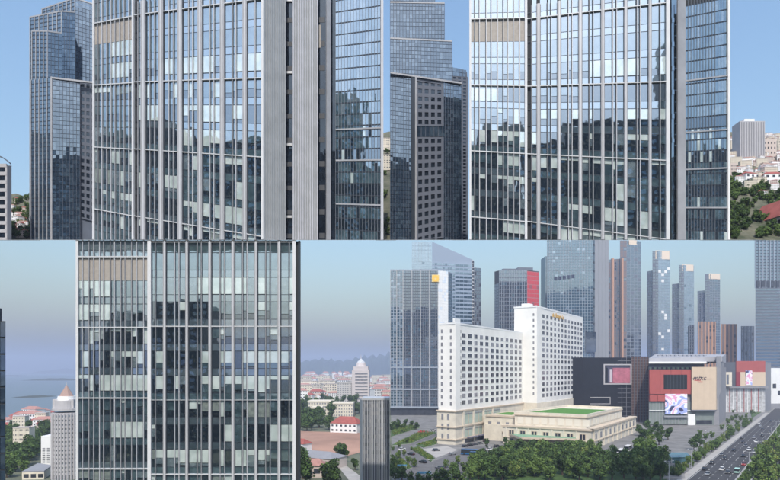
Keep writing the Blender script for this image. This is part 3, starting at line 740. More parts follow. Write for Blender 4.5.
# dark tower sliver at the frame edge
r = root('dark_tower', 'dark glass tower of which only a narrow strip shows by the sea', 'office tower', (XY(-10, 96)[0], 96, 0))
W = Wall(XY(-40, 96), XY(5.5, 96)); wz = ZY(321, 96)
MB().prism([XY(-40, 96.1), XY(5.5, 96.1), XY(5, 108), XY(-42, 108)], 0, wz).build('building_core', CORE, r)
mb = MB()
for i in range(9):
    for j in range(20): wbox(mb, W, W.L * (i + .04) / 9, W.L * (i + .96) / 9, wz * (j + .05) / 20, wz * (j + .95) / 20, -.04, .02, tn(i, j), .004)
mb.build('glazing', [G_NAVY, G_NAVY2], r, kind='stuff')
W = Wall(XY(-30, 97), XY(-1, 97)); one(W, 0, W.L, wz, ZY(308, 97), -.7, 0, name='roof_storey', mats=DARKST, parent=r)

# ---- right of the tower
c = [G(296, 431), G(362, 433), G(362, 452), G(340, 458), G(316, 457), G(296, 441)]
sheet('bare_earth', [(v.x, v.y) for v in c], .12, EARTH)
c = [G(332, 459), G(337, 459), G(368, 482), G(350, 482)]; sheet('path', [(v.x, v.y) for v in c], .16, PAVEL)
for i in range(150):
    px = rr.uniform(299, 389); t = rr.random(); y = 381 + 21 * t ** 1.2
    if px > 348 and px < 374 and y > 396: continue
    v = G(px, y); put(H[rr.choice([0, 1, 1, 2, 2, 3])], v, 'pale pink roofed house in the dense hazy town below the hills', HG, rz=rr.uniform(-.5, .5), sc=rr.uniform(.6, 1.2) * (1 + .5 * (1 - t)))
for i in range(16):
    px = rr.uniform(308, 350); v = Vector(((px - CX) / F * 4700, 4700 + rr.uniform(-60, 60), 30 + 40 * rr.random())); v = G(px, 379 + rr.random() * 1.5)
    put(H[1], v, 'white villa in the strip at the foot of the hills', 'villas at the foot of the hills', sc=(1.5, 1.5, 1.5 + rr.random()))
for i in range(70):
    px = rr.uniform(297, 362); y = 398 + 35 * rr.random()
    if y < 412 and rr.random() < .55: continue
    if 333 < px < 361 and 416 < y < 436: continue
    v = G(px, y); put(TR[rr.choice([0, 1, 1])], v, 'dark tree in the green belt between town and bare earth', 'green belt trees', sc=rr.uniform(1.0, 1.7))
for px, y, s in [(341, 463, 1.0), (344, 458, .8), (339, 457, .8), (303, 479, 1.2), (300, 468, 1.2), (306, 486, 1.2), (330, 484, 1.1), (334, 488, 1.0), (327, 487, 1.0), (299, 474, 1.3), (355, 470, .6)]:
    put(TR[1], G(px, y), 'dark tree standing on or beside the bare earth', 'trees on the bare earth', sc=s)
# long cream block
def block(label, px0, px1, yb, yt, depth, wallm, nx, ny, roofm=None, name='apartment_block', wm=WINL):
    D = CZ * F / (yb - HY); r = root(name, label, 'building', (XY((px0 + px1) / 2, D)[0], D, 0)); W = Wall(XY(px0, D), XY(px1, D)); zt = ZY(yt, D)
    one(W, 0, W.L, 0, zt, -depth, 0, name='wall', mats=wallm, parent=r)
    one(W, -.4, W.L + .4, zt, zt + 1.2, -depth - .4, .4, name='roof', mats=roofm or wallm, parent=r)
    for i in range(nx):
        for j in range(ny):
            one(W, W.L * (i + .25) / nx, W.L * (i + .75) / nx, zt * (j + .3) / ny, zt * (j + .75) / ny, 0, .15, name='window', mats=wm, parent=r)
    return r
block('long cream apartment block behind the green belt trees', 308, 332, 415, 402, 25, CREAM, 9, 4)
block('second long cream block joined end to end, nearer the striped tower', 333, 353, 417, 404, 25, CREAM, 8, 4)
block('small cream house in front of long cream blocks', 312, 322, 420, 408, 12, CREAM, 3, 4)
block('pale block of flats attached beside the domed tower', 337, 351.5, 402, 383, 40, mat('pale_grey_flats', (.5, .48, .47), .8), 6, 9)
# white house with red roof
r = make_house('white house with bright red pitched roof between trees and bare earth', 22, 14, 7, 5, WHITE, ROOFR, 2, 6, name='red_roofed_house'); v = G(347, 432); r.location = v; r.rotation_euler = (0, 0, -.35); r.scale = (.95, .9, .95)
r = make_house('grey roofed shed complex on the near corner of the bare earth', 30, 16, 6, 3, PINKW, GREYC, 1, 5, name='shed'); r.location = G(318, 466); r.rotation_euler = (0, 0, -.5); r.scale = (.8, .8, .8)
r = make_house('red roofed hut against the edge of the glass tower', 10, 8, 5, 2.5, WHITE, ROOFR, 1, 2, name='hut'); r.location = G(300, 452); r.rotation_euler = (0, 0, -.5)
r = make_house('small hut with dull pink roof below the grey shed', 12, 8, 5, 2.5, PINKW, mat('faded_pink_roof', (.38, .2, .17)), 1, 2, name='hut'); r.location = G(311, 476)
# domed tower
D = 850; r = root('domed_tower', 'pale tower with domed crown and thin spire in front of the hills', 'office tower', (XY(361, D)[0], D, 0)); cx, cy = XY(361, D)
hw = 8.6 / F * D; STP = mat('pale_pink_stone', (.55, .50, .50), .7, 0, .06, .1)
MB().box(cx - hw, cx + hw, cy - hw, cy + hw, 0, ZY(370, D)).build('wall', STP, r)
for j in range(10):
    z = ZY(402 - 3.1 * j, D); MB().box(cx - hw * .62, cx + hw * .8, cy - hw - .4, cy - hw + .1, z, z + 1.8).build('window_band', WINL, r)
MB().box(cx - hw * .85, cx + hw * .85, cy - hw * .85, cy + hw * .85, ZY(370, D), ZY(366.5, D)).build('upper_storey', STP, r)
MB().cyl((cx, cy), hw * .62, hw * .5, ZY(366.5, D), ZY(362.5, D), 16).build('dome_drum', STP, r)
MB().cyl((cx, cy), hw * .5, .6, ZY(362.5, D), ZY(358.5, D), 16).build('dome', mat('dome_metal', (.5, .52, .55), .5), r)
MB().cyl((cx, cy), .5, .2, ZY(358.8, D), ZY(354.5, D), 6).build('spire', STP, r)
# striped tower at the seam
D = 200; r = root('ribbed_tower', 'grey tower top with closely set vertical ribs beside the bare earth', 'office tower', (XY(375, D)[0], D, 0))
W = Wall(XY(362.5, D), XY(389.7, D)); zt = ZY(400, D)
one(W, 0, W.L, 0, zt, -15, -.1, name='building_core', mats=DARKST, parent=r)
one(Wall(XY(359.8, D + 8), XY(362.5, D)), 0, 8, 0, zt, -.3, 0, name='end_wall', mats=RIB, parent=r)
for i in range(17):
    u = W.L * i / 16; one(W, max(0, u - .13), min(W.L, u + .13), 0, zt, -.1, .3, name='rib', mats=ALUW if i % 4 else EDGEW, parent=r)
for i in range(16):
    for j in range(9):
        if R.random() < .3: continue
        z = zt - 1.2 - j * 2.6; u = W.L * i / 16; one(W, u + .2, u + .62, z - 1.2, z, -.1, -.02, name='window', mats=WINL if R.random() < .5 else WINF, parent=r)
one(W, -.3, W.L, zt, zt + .6, -15, .35, name='parapet', mats=ALUW, parent=r)

# ================================================================== LOWER RIGHT: hotel quarter
dv = Vector((.555, .832, 0)).normalized(); ev = Vector((-dv.y, dv.x, 0))      # along the hotel front; away from the street
paved = [(1, 236), (1, 700), (700, 1100), (800, 700), (400, 236)]
sheet('pavement', paved, .05, PAVE)
# ---- road
u = Vector((432, 600, 0)).normalized()                # direction of the avenue
nr = Vector((u.y, -u.x, 0))                           # to its right
A0 = Vector((XY(687, 245)[0], 245, 0)) - u * 30
def strip(name, o0, o1, z0, z1, mt, L0=-10, L1=2300, kind='structure'):
    p = [A0 + nr * o0 + u * L0, A0 + nr * o1 + u * L0, A0 + nr * o1 + u * L1, A0 + nr * o0 + u * L1]
    if z1 is None: return sheet(name, [(q.x, q.y) for q in p], z0, mt, kind)
    return slab(name, [(q.x, q.y) for q in p], z0, z1, mt, kind)
strip('road', 0, 16.2, .09, None, ASPH); strip('road', 21.5, 40, .09, None, ASPH)
strip('kerb', -.35, 0, .03, .24, KERB); strip('kerb', 16.2, 16.6, .03, .26, KERB); strip('kerb', 21.1, 21.5, .03, .26, KERB)
strip('median', 16.6, 21.1, .04, .22, GRASS)
hm = MB()
for i in range(9000):
    q = A0 + nr * R.uniform(17, 20.8) + u * (R.random() ** 1.4 * 700); s = R.uniform(.12, .32); h = R.uniform(.3, 1.1); an = R.uniform(0, 3.14); du = Vector((math.cos(an) * s, math.sin(an) * s, R.uniform(-.1, .1))); up = Vector((R.uniform(-.2, .2), R.uniform(-.2, .2), s * 1.4))
    c0 = Vector((q.x, q.y, h * .8)); hm.quad(c0 - du - up, c0 + du - up, c0 + du + up, c0 - du + up, R.randrange(3))
hm.build('hedge_foliage', [LEAF[0], LEAF[1], LEAF[2]], kind='stuff', label='low clipped planting filling the long median of the avenue', category='hedge')
for ln in (3.4, 6.7, 10.0, 13.3):
    for i in range(45):
        q = A0 + nr * ln + u * (i * 9 + (3 if ln > 6 else 0)); p = [q - nr * .09, q + nr * .09, q + nr * .09 + u * 3.4, q - nr * .09 + u * 3.4]
        sheet('lane_marking', [(v.x, v.y) for v in p], .11, LINEW)
for o in (.35, 15.8): strip('lane_line', o, o + .16, .11, None, LINEW, 0, 500)
# verge left of the avenue
verge = [G(750, 412), G(752, 418), G(781, 400), G(781, 391)]
slab('verge', [(v.x, v.y) for v in verge], .05, .35, GRASS)
strip('sidewalk', -3.4, -.35, .07, .2, PAVEL, 20, 500)
# ---- paved plaza and drive
sheet('driveway', [(v.x, v.y) for v in (G(391, 448), G(421, 438), G(436, 432), G(439, 436), G(408, 446), G(432, 462), G(470, 446), G(500, 446), G(505, 490), G(425, 490), G(391, 458))], .075, mat('drive_asphalt', (.13, .125, .125), .9, 0, .2, .2))
sheet('forecourt', [(v.x, v.y) for v in (G(423, 449), G(446, 446), G(458, 450), G(436, 458))], .10, PAVEL)
def bed(label, pts, n, flower=None, tall=.8):
    c = [G(*p) for p in pts]; r = root('planting_bed', label, 'flower bed', tuple(sum(c, Vector()) / len(c)))
    aa = [(v.x, v.y) for v in c]; a = sum(aa[i][0] * aa[(i + 1) % len(aa)][1] - aa[(i + 1) % len(aa)][0] * aa[i][1] for i in range(len(aa)))
    if a < 0: aa.reverse()
    MB().prism(aa, .02, .4).build('turf', GRASS, r); MB().prism([(x + .2, y - .2) for x, y in aa], .02, .25).build('kerb', KERB, r)
    mb = MB()
    for i in range(n):
        w_ = [R.random() ** 1.0 for _ in c]; s_ = sum(w_); q = sum((v * (k / s_) for v, k in zip(c, w_)), Vector()); q = q * 1.0
        j = R.randrange(len(c)); q = q.lerp(c[j], R.random() * .75)
        s = R.uniform(.15, .4); an = R.uniform(0, 3.14); du = Vector((math.cos(an), math.sin(an), 0)) * s; up = Vector((R.uniform(-.3, .3), R.uniform(-.3, .3), 1)) * s
        cc = Vector((q.x, q.y, .35 + R.random() * tall)); mi = R.randrange(3)
        if flower and (q - G(*flower)).length < 5.5 and R.random() < .75: mi = 3
        mb.quad(cc - du - up, cc + du - up, cc + du + up, cc - du + up, mi)
    mb.build('foliage', [LEAF[1], LEAF[2], LEAF[3], mat('red_flowers', (.5, .05, .07), .7)], r)
bed('flower bed with crimson blossoms beside the hotel drive', [(391, 446), (421, 431), (437, 433), (410, 444)], 1500, (424, 433))
bed('green bed with mixed low shrubs at the drive fork', [(416, 445), (438, 438), (438, 444), (424, 448)], 500)
bed('bed planted with rows of clipped shrubs near the forecourt', [(411, 449), (417, 447), (435, 459), (431, 462)], 600)
bed('dark green bed behind the flower bed', [(391, 437), (391, 424), (420, 428), (404, 433)], 1500, None, 2.5)
bed('orange leaved bed at the edge of the near trees', [(391, 462), (402, 459), (412, 468), (391, 476)], 700)
# ---- hotel
hotel = root('hotel_building', 'white slab hotel in two stepped blocks with rows of small windows on a cream base', 'hotel', (60, 400, 0))
HW = mat('hotel_white', (.79, .775, .745), .75, 0, .07, .09)
A = Vector((39, 360, 0)); T1 = Vector((100, 451.5, 0)); B = T1 - ev * 10.5; E2 = B + dv * 120.7
zA, zB, zs = 72.6, 91.8, 20.5
def pr(name, pts, z0, z1, mt, parent=hotel):
    aa = [(p.x, p.y) for p in pts]; a = sum(aa[i][0] * aa[(i + 1) % len(aa)][1] - aa[(i + 1) % len(aa)][0] * aa[i][1] for i in range(len(aa)))
    if a < 0: aa.reverse()
    return MB().prism(aa, z0, z1).build(name, mt, parent)
pr('lower_block_wall', [A, T1 + dv * 2, T1 + dv * 2 + ev * 11, A + ev * 11], zs, zA, HW)
pr('upper_block_wall', [B, E2, E2 + ev * 17.4, B + ev * 17.4], zs, zB, HW)
pr('parapet', [A - ev * .3 - dv * .3, T1, T1 + ev * 11.3, A + ev * 11.3 - dv * .3], zA, zA + 1.0, WHITE)
pr('parapet', [B - ev * .3 - dv * .3, E2 + dv * .3, E2 + dv * .3 + ev * 17.7, B + ev * 17.7 - dv * .3], zB, zB + 1.2, WHITE)
pr('base_wall', [A - dv * .5 - ev * .5, T1 - ev * .5, T1 + ev * 12, A + ev * 12 - dv * .5], 0, zs, CREAM)
pr('base_wall', [B - ev * .5, E2 - ev * .5, E2 + ev * 17, B + ev * 17], 0, zs, CREAM)
pr('roof_fin', [A - dv * .4, A + dv * 7, A + dv * 7 + ev * 1.2, A - dv * .4 + ev * 1.2], zA + 1, zA + 3.5, WHITE)
pr('roof_plant_room', [B + dv * 1 + ev * 6, B + dv * 9 + ev * 6, B + dv * 9 + ev * 12, B + dv * 1 + ev * 12], zB + 1.2, zB + 3.2, WHITE)
for zz in (zs - .2, zs * .52, 3.2): pr('cornice', [A - dv * 1.1 - ev * 1.1, T1 - ev * 1.1, T1 + ev * 12.5, A + ev * 12.5 - dv * 1.1], zz - .45, zz + .35, CREAM2)
# thin west end with narrow strip of windows, projecting corner pier
W1 = Wall(A, T1); W2 = Wall(B, E2); WE1 = Wall(A + ev * 11, A); WE2 = Wall(B + ev * 17.4, B)
one(W1, -.1, 6.2, zs, zA + .4, 0, .5, name='corner_pier', mats=HW, parent=hotel)
one(W2, -.1, 9, zs, zB + .4, 0, .5, name='corner_pier', mats=HW, parent=hotel)
nw = 0; rest = MB()
def hwin(W, u0, u1, z0, z1, off=.0):
    global nw
    light = R.random() < .28
    if nw < 280:
        f = one(W, u0 - .35, u1 + .35, z0 - .2, z1 + .2, -.3, off + .10, name='window', mats=WHITE, parent=hotel)
        md = (u0 + u1) / 2
        g_ = wbox(MB(), W, u0, md - .1, z0, z1, off + .10, off + .13); wbox(g_, W, md + .1, u1, z0, z1, off + .10, off + .13); g_.build('pane', WINL if light else WINF, f)
    else: wbox(rest, W, u0, u1, z0, z1, -.1, off + .12, 1 if light else 0)
    nw += 1
rows1, cols1 = 11, 12
for j in range(rows1):
    for i in range(cols1):
        u = 11.5 + i * 8.45; z = zs + 4.6 + j * 4.12
        if u < W1.L - 2: hwin(W1, u - 2.3, u + 2.3, z - 1.25, z + 1.25)
rows2, cols2 = 15, 12
for j in reversed(range(rows2)):
    for i in range(cols2):
        u = 15 + i * 9.05; z = zs + 5.2 + j * 4.32; hwin(W2, u - 2.4, u + 2.4, z - 1.3, z + 1.3)
rest.build('window_rows', [WINF, WINL], hotel, kind='stuff')
for j in range(12):
    z = zs + 3 + j * 4.0
    one(WE1, 1.4, 2.6, z, z + 2.2, 0, .08, name='end_window', mats=WINL, parent=hotel); one(WE1, 7.6, 8.8, z, z + 2.2, 0, .08, name='end_window', mats=WINL, parent=hotel)
    one(W1, 7.0, 8.0, z, z + 2, 0, .07, name='side_window', mats=WINL, parent=hotel)
for j in range(15):
    z = zs + 6 + j * 4.2; one(WE2, 14.6, 15.8, z, z + 2, 0, .08, name='end_window', mats=WINL, parent=hotel)
# tall windows in the cream base
for k in range(4):
    for (z0, z1) in ((2.9 + .9, 9.0), (11.8, 18.6)):
        u0 = 12 + k * 14.5; f = one(W1, u0, u0 + 10.5, z0, z1, .4, .58, name='base_window', mats=mat('pale_green_glass', (.42, .50, .42), .3, 0, .15, .3), parent=hotel)
        one(W1, u0 + 5, u0 + 5.5, z0, z1, .58, .7, name='glazing_bar', mats=CREAM2, parent=f)
        one(W1, u0, u0 + 10.5, z1 - .9, z1 - .3, .58, .8, name='lintel', mats=GREYC, parent=f)
    one(W1, 9.2 + k * 14.5, 11.2 + k * 14.5, 0, zs, .4, .95, name='pilaster', mats=CREAM, parent=hotel)
one(W1, 12, 60, .2, 3.0, .5, .62, name='dark_shopfront', mats=WINF, parent=hotel)
for k in range(3): one(W1, 14 + k * 15, 26 + k * 15, 3.0, 3.5, .5, 3.4, name='awning', mats=mat('dark_awning', (.12, .12, .17), .7), parent=hotel)
for j in range(3):
    for q in (2, 6): one(WE1, q, q + 1.4, 3 + j * 6, 6.5 + j * 6, .5, .66, name='end_window', mats=WINL, parent=hotel)
# gold lettering and emblem near the top of the tall block
GOLD = mat('gold_lettering', (.62, .38, .10), .5, .2)
def text(body, W, u, z, size, mt, parent, name='lettering', off=.15, italic=0.0, ext=.05):
    cu = bpy.data.curves.new(name, 'FONT'); cu.body = body; cu.size = size; cu.extrude = ext; cu.shear = italic; cu.materials.append(mt)
    o = bpy.data.objects.new(name, cu); COL.objects.link(o); v = W.pt(u, z) + W.n * off
    o.location = v - (org(parent) if parent else Vector()); o.rotation_euler = (math.pi / 2, 0, math.atan2(W.d.y, W.d.x))
    bpy.context.view_layer.update(); me = bpy.data.meshes.new_from_object(o); q = bpy.data.objects.new(name, me); COL.objects.link(q); q.location = o.location; q.rotation_euler = o.rotation_euler
    if parent: q.parent = parent
    bpy.data.objects.remove(o); q.name = name
    return q
text('Shangri-La', W2, 42, zB - 4.8, 5.2, GOLD, hotel, 'sign_lettering', .2, .3, .12)
mb = MB()
for i in range(3): wbox(mb, W2, 36 + i * 1.5, 37 + i * 1.5, zB - 5 + i * .3, zB - 1.6 - abs(i - 1) * .8, .05, .3)
mb.build('sign_emblem', GOLD, hotel)
# ---- podium wing
pod = root('hotel_podium', 'low cream stone wing with turf roof terrace in front of the hotel', 'building', (110, 380, 0))
Pc = Vector((113, 337, 0)); Lp = Pc + ev * 53; Pe = Pc + dv * 118
pr('lower_wall', [Pc, Pe, Pe + ev * 60, Lp + dv * 12 + ev * 18, Lp + dv * 12, Lp], 0, 10.5, CREAM, pod)
def inset(k, e1): return [Pc + dv * k + ev * k, Pe - dv * (k + 6) + ev * k, Pe - dv * (k + 6) + ev * 52, Lp + dv * (k + 10) + ev * e1, Lp + dv * (k + 2) - ev * k]
pr('upper_wall', [Pc + dv * 9 + ev * 5, Pc + dv * 96 + ev * 5, Pc + dv * 96 + ev * 44, Lp + dv * 9 - ev * 4], 10.5, 18.0, CREAM, pod)
pr('parapet', [Pc - dv * .6 - ev * .6, Pe - ev * .6, Pe + ev * 4, Pc + dv * 5 + ev * 4], 10.5, 11.6, CREAM2, pod)
pr('parapet', [Pc - dv * .6 - ev * .6, Pc + dv * 4 - ev * .6, Lp + dv * 4 + ev * .6, Lp - dv * .6 + ev * .6], 10.5, 11.6, CREAM2, pod)
ins = [Pc + dv * 9 + ev * 5, Pc + dv * 96 + ev * 5, Pc + dv * 96 + ev * 44, Lp + dv * 9 - ev * 4]
pr('turf_roof', [ins[0] + dv * 10 + ev * 5, ins[1] - dv * 22 + ev * 4, ins[2] - dv * 22 - ev * 3, ins[3] + dv * 10 - ev * 3], 18.0, 18.25, LAWN, pod)
for (a, b) in ((0, 1), (1, 2), (2, 3), (3, 0)):
    W = Wall(ins[a], ins[b]); one(W, -.3, W.L + .3, 17.6, 19.3, -.6, .35, name='parapet', mats=CREAM, parent=pod)
    one(W, -.5, W.L + .5, 17.2, 17.75, -.5, .6, name='cornice', mats=CREAM2, parent=pod)
WL = Wall(Lp, Pc); WR = Wall(Pc, Pe); WU = Wall(ins[3], ins[0]); WUR = Wall(ins[0], ins[1])
for i in range(7):
    u_ = 4.2 + i * 7.1
    f = one(WL, u_ - .5, u_ + 3.3, 5.2, 8.8, -.2, .1, name='window', mats=CREAM2, parent=pod)
    one(WL, u_, u_ + 1.2, 5.5, 8.5, .1, .14, name='pane', mats=WINF, parent=f); one(WL, u_ + 1.7, u_ + 2.9, 5.5, 8.5, .1, .14, name='pane', mats=WINF, parent=f)
    one(WL, u_ - 2.4, u_ - 1.6, 0, 10.4, 0, .45, name='pilaster', mats=CREAM, parent=pod)
    f = one(WL, u_, u_ + 2.6, .8, 3.6, -.1, .1, name='window', mats=WINF, parent=pod)
one(WL, -.6, WL.L + .6, 4.1, 4.6, 0, .5, name='cornice', mats=CREAM2, parent=pod)
one(WR, -.6, WR.L, 4.1, 4.6, 0, .5, name='cornice', mats=CREAM2, parent=pod)
for i in range(10):
    u_ = 5 + i * 11; one(WR, u_, u_ + .9, 0, 10.4, 0, .5, name='pilaster', mats=CREAM, parent=pod)
    one(WR, u_ + 3.6, u_ + 6.8, 5.4, 8.6, 0, .1, name='window', mats=WINL, parent=pod)
for i in range(9): one(WU, 2 + i * 5, 5.6 + i * 5, 12.2, 16.2, 0, .15, name='wall_panel', mats=mat('pale_cream', (.7, .66, .57), .8), parent=pod)
for i in range(9): one(WUR, 3 + i * 9, 9 + i * 9, 12.2, 16.2, 0, .15, name='wall_panel', mats=mat('pale_cream', (.7, .66, .57), .8), parent=pod)
# link block with small turf roof between hotel base and podium
Lk = Lp + dv * 13
pr('link_wall', [Lk - ev * 2, Lk + dv * 34 - ev * 2, Lk + dv * 34 + ev * 18.5, Lk + ev * 18.5], 0, 16, CREAM, pod)
pr('link_cornice', [Lk - ev * 2.6 - dv * .6, Lk + dv * 34 - ev * 2.6, Lk + dv * 34 + ev * 17, Lk - dv * .6 + ev * 17], 15.2, 16.3, CREAM2, pod)
pr('link_turf', [Lk + dv * 6 + ev * 2, Lk + dv * 26 + ev * 2, Lk + dv * 26 + ev * 13, Lk + dv * 6 + ev * 13], 16.3, 16.6, LAWN, pod)
WK = Wall(Lk + ev * 18, Lk - ev * 2)
for i in range(3): one(WK, 2.5 + i * 6, 4.6 + i * 6, 7, 12, 0, .15, name='window', mats=WINL, parent=pod)
# porte-cochere
can = root('entrance_canopy', 'green roofed flat canopy with cream edge over the hotel entrance drive', 'canopy', tuple(G(500, 444)))
cz = 6.6
cc = [P(489, 428, 0)] ; K = lambda px, py: G(px, py, cz)
pts = [K(489, 426), K(503, 421), K(575, 433), K(576, 438), K(523, 436.5), K(520, 436.8)]
aa = [(v.x, v.y) for v in pts]; a_ = sum(aa[i][0] * aa[(i + 1) % 6][1] - aa[(i + 1) % 6][0] * aa[i][1] for i in range(6))
if a_ < 0: aa.reverse()
MB().prism(aa, cz - .3, cz).build('canopy_roof', GRNROOF, can); 
gx = sum(p[0] for p in aa) / 6; gy = sum(p[1] for p in aa) / 6
MB().prism([(gx + (x - gx) * 1.02, gy + (y - gy) * 1.03) for x, y in aa], cz - 1.4, cz - .3).build('fascia', CREAM2, can)
for px, py in ((495, 427), (524, 436), (548, 436), (572, 437)):
    v = K(px, py); MB().box(v.x - .5, v.x + .5, v.y + 1, v.y + 2, 0, cz - 1.4).build('column', CREAM2, can)

# ---- generic far glass tower made of level walls
def far_tower(label, segs, zt, parts_fn=None, name='office_tower', D=None, z0=0, core=CORE, back=30, group=None):
    """segs: list of (px0,D0,px1,D1,style dict)"""
    r = root(name, label, 'office tower', (XY(segs[0][0], segs[0][1])[0], segs[0][1], 0), group)
    pts = [XY(segs[0][0], segs[0][1] + .3)] + [XY(s[2], s[3] + .3) for s in segs]
    bk = max(p[1] for p in pts) + back; pts += [(XY(segs[-1][2], segs[-1][3])[0], bk), XY(segs[0][0] + .6, bk)]
    MB().prism(pts, z0, zt).build('building_core', core, r)
    for (x0, d0, x1, d1, st) in segs:
        W = Wall(XY(x0, d0), XY(x1, d1)); nx = st['nx']; ny = st['ny']; mats = st['mats']; pr_ = st.get('p', .3); a = st.get('z0', z0); gv = st.get('gv', .1); gh = st.get('gh', .12)
        b = st.get('zt', zt)
        mb = MB()
        for i in range(nx):
            for j in range(ny):
                mi = 0 if R.random() > pr_ else R.randrange(len(mats))
                wbox(mb, W, W.L * (i + gv) / nx, W.L * (i + 1 - gv) / nx, a + (b - a) * (j + gh) / ny, a + (b - a) * (j + 1 - gh) / ny, -.1, .35, mi, .004)
        mb.build('glazing', mats, r, kind='stuff')
        wbox(MB(), W, 0, W.L, a, b, -.2, .12).build('wall', st['frame'], r)
        for i in range(st.get('fins', 0) + 1):
            if not st.get('fins'): break
            u_ = W.L * i / st['fins']; fw = st.get('fw', .5); one(W, max(0, u_ - fw), min(W.L, u_ + fw), a, b, .1, .9, name='fin', mats=st.get('finm', ALU), parent=r)
        for k in range(st.get('bands', 0)):
            zz = a + (b - a) * (k + 1) / (st['bands'] + 1); one(W, 0, W.L, zz - .5, zz + .5, .1, .7, name='floor_band', mats=st.get('bandm', ALU), parent=r)
    return r
BLU = glass('glass_blue', (.03, .065, .095), (.07, .12, .16), .28, .1)
BLU2 = glass('glass_pale_blue', (.14, .20, .26), (.21, .28, .35), .38, .1)
SLT = glass('glass_slate', (.025, .035, .05), (.07, .085, .11), .28, .2)
FRB = mat('pale_frame', (.31, .35, .41), .5, .2); FRD = mat('slate_frame', (.13, .145, .18), .6); FRBR = mat('brown_frame', (.20, .15, .14), .7)
FRG = mat('grey_side_panels', (.29, .30, .33), .7, 0, .05, .05)
CAPM = mat('cream_roof_cap', (.72, .60, .48), .7); ORNG = mat('terracotta_strip', (.45, .25, .16), .7)
PBW = mat('reflection_panel_white', (.66, .72, .80), .25)
# T1: dark gridded tower beside the hotel with painted white reflection on curved corner
d = 600
t1 = far_tower('dark gridded glass tower beside the hotel with bright curved corner and yellow emblem', [
    (390.3, d, 403, d, dict(nx=4, ny=48, mats=[BLU, SLT, BLU2], frame=FRB, fins=2, p=.5)), (403, d, 438, d, dict(nx=14, ny=48, mats=[SLT, BLU, SLT], frame=FRD, fins=4, fw=.45, bands=0)),
    (438, d, 448, d + 6, dict(nx=5, ny=48, mats=[WHITE, PBW], frame=WHITE, p=.3, gv=.02, gh=.02)), (448, d + 6, 452, d + 18, dict(nx=2, ny=48, mats=[BLU], frame=FRB))], ZY(270.5, d), name='office_tower')
W = Wall(XY(390.3, d), XY(438, d)); Lw = W.L
one(W, 0, Lw, ZY(271, d), ZY(269.5, d), -3, .6, name='parapet', mats=FRB, parent=t1)
one(W, 0, Lw, 0, ZY(408, d), .1, 3.0, name='dark_base', mats=WINF, parent=t1); one(W, 0, Lw, ZY(408, d), ZY(406.5, d), .1, 4.2, name='base_ledge', mats=FRB, parent=t1)
for k in (390, 368): one(W, 0, Lw, ZY(k, d), ZY(k - 1.3, d), .2, 1, name='floor_band', mats=FRB, parent=t1)
p = P(435.5, 278.3, d - 2); YEL = mat('yellow_emblem', (.85, .50, .08), .5)
e_ = MB()
for i in range(12):
    a0, a1 = i * math.pi / 6, (i + 1) * math.pi / 6; c0 = p; r0 = 3.5
    e_.quad(c0 + Vector((math.cos(a0) * 1.2, 0, math.sin(a0) * 1.2)), c0 + Vector((math.cos(a1) * 1.2, 0, math.sin(a1) * 1.2)), c0 + Vector((math.cos(a1) * r0, 0, math.sin(a1) * r0)), c0 + Vector((math.cos(a0) * r0, 0, math.sin(a0) * r0)))
e_.build('emblem_ring', YEL, t1); MB().box(p.x - 3.6, p.x + 3.6, p.y + .2, p.y + 1.4, p.z - 3.6, p.z + 3.6).build('emblem_plate', mat('pale_gold', (.75, .58, .25), .5), t1)
PBLU = mat('pale_blue_panel', (.27, .33, .42), .5)
# T2: pale tower behind with white slanted crown
d = 760
t2 = far_tower('tall pale tower with slanting white crown behind the dark gridded tower', [
    (412, d, 432, d, dict(nx=8, ny=60, mats=[BLU2, BLU], frame=FRB, p=.15, gv=.02, gh=.03)),
    (432, d, 455, d + 8, dict(nx=9, ny=40, mats=[BLU2, BLU], frame=PBLU, zt=ZY(262, d), p=.5, gh=.2)), (455, d + 8, 472, d + 14, dict(nx=4, ny=36, mats=[BLU, BLU2], frame=PBLU, gh=.25, zt=ZY(262, d), gv=.05)),
    (472, d + 14, 474, d + 16, dict(nx=1, ny=40, mats=[WINF], frame=WHITE, zt=ZY(258, d)))], ZY(262, d), name='office_tower', core=WHITE)
pts = [XY(412, d + .2), XY(431.5, d + .2), XY(431.5, d + 30), XY(413, d + 30)]; MB().prism(pts, 0, ZY(241.5, d)).build('tall_slab', FRB, t2)
W = Wall(XY(412, d), XY(431.5, d)); mb = MB()
for i in range(6): 
    for j in range(5): wbox(mb, W, W.L * (i + .03) / 6, W.L * (i + .97) / 6, ZY(262 - 4 * j, d), ZY(262 - 4 * j - 3.8, d), .2, .5, 0, .02)
mb.build('glazing', [BLU2], t2, kind='stuff')
cr = [XY(432, d + .2), XY(474, d + 16), XY(474, d + 34), XY(432, d + 34)]
zt_ = [ZY(241.5, d), ZY(258, d), ZY(258, d), ZY(241.5, d)]
MB().prism(cr, ZY(262.2, d), zt_).build('slanting_crown', PBLU, t2)
far_tower('narrow dark slab attached at the east side of the pale slanting tower', [(474, d + 20, 481, d + 24, dict(nx=3, ny=36, mats=[SLT, BLU, WINF], frame=FRD, p=.6))], ZY(265, d), name='office_tower')
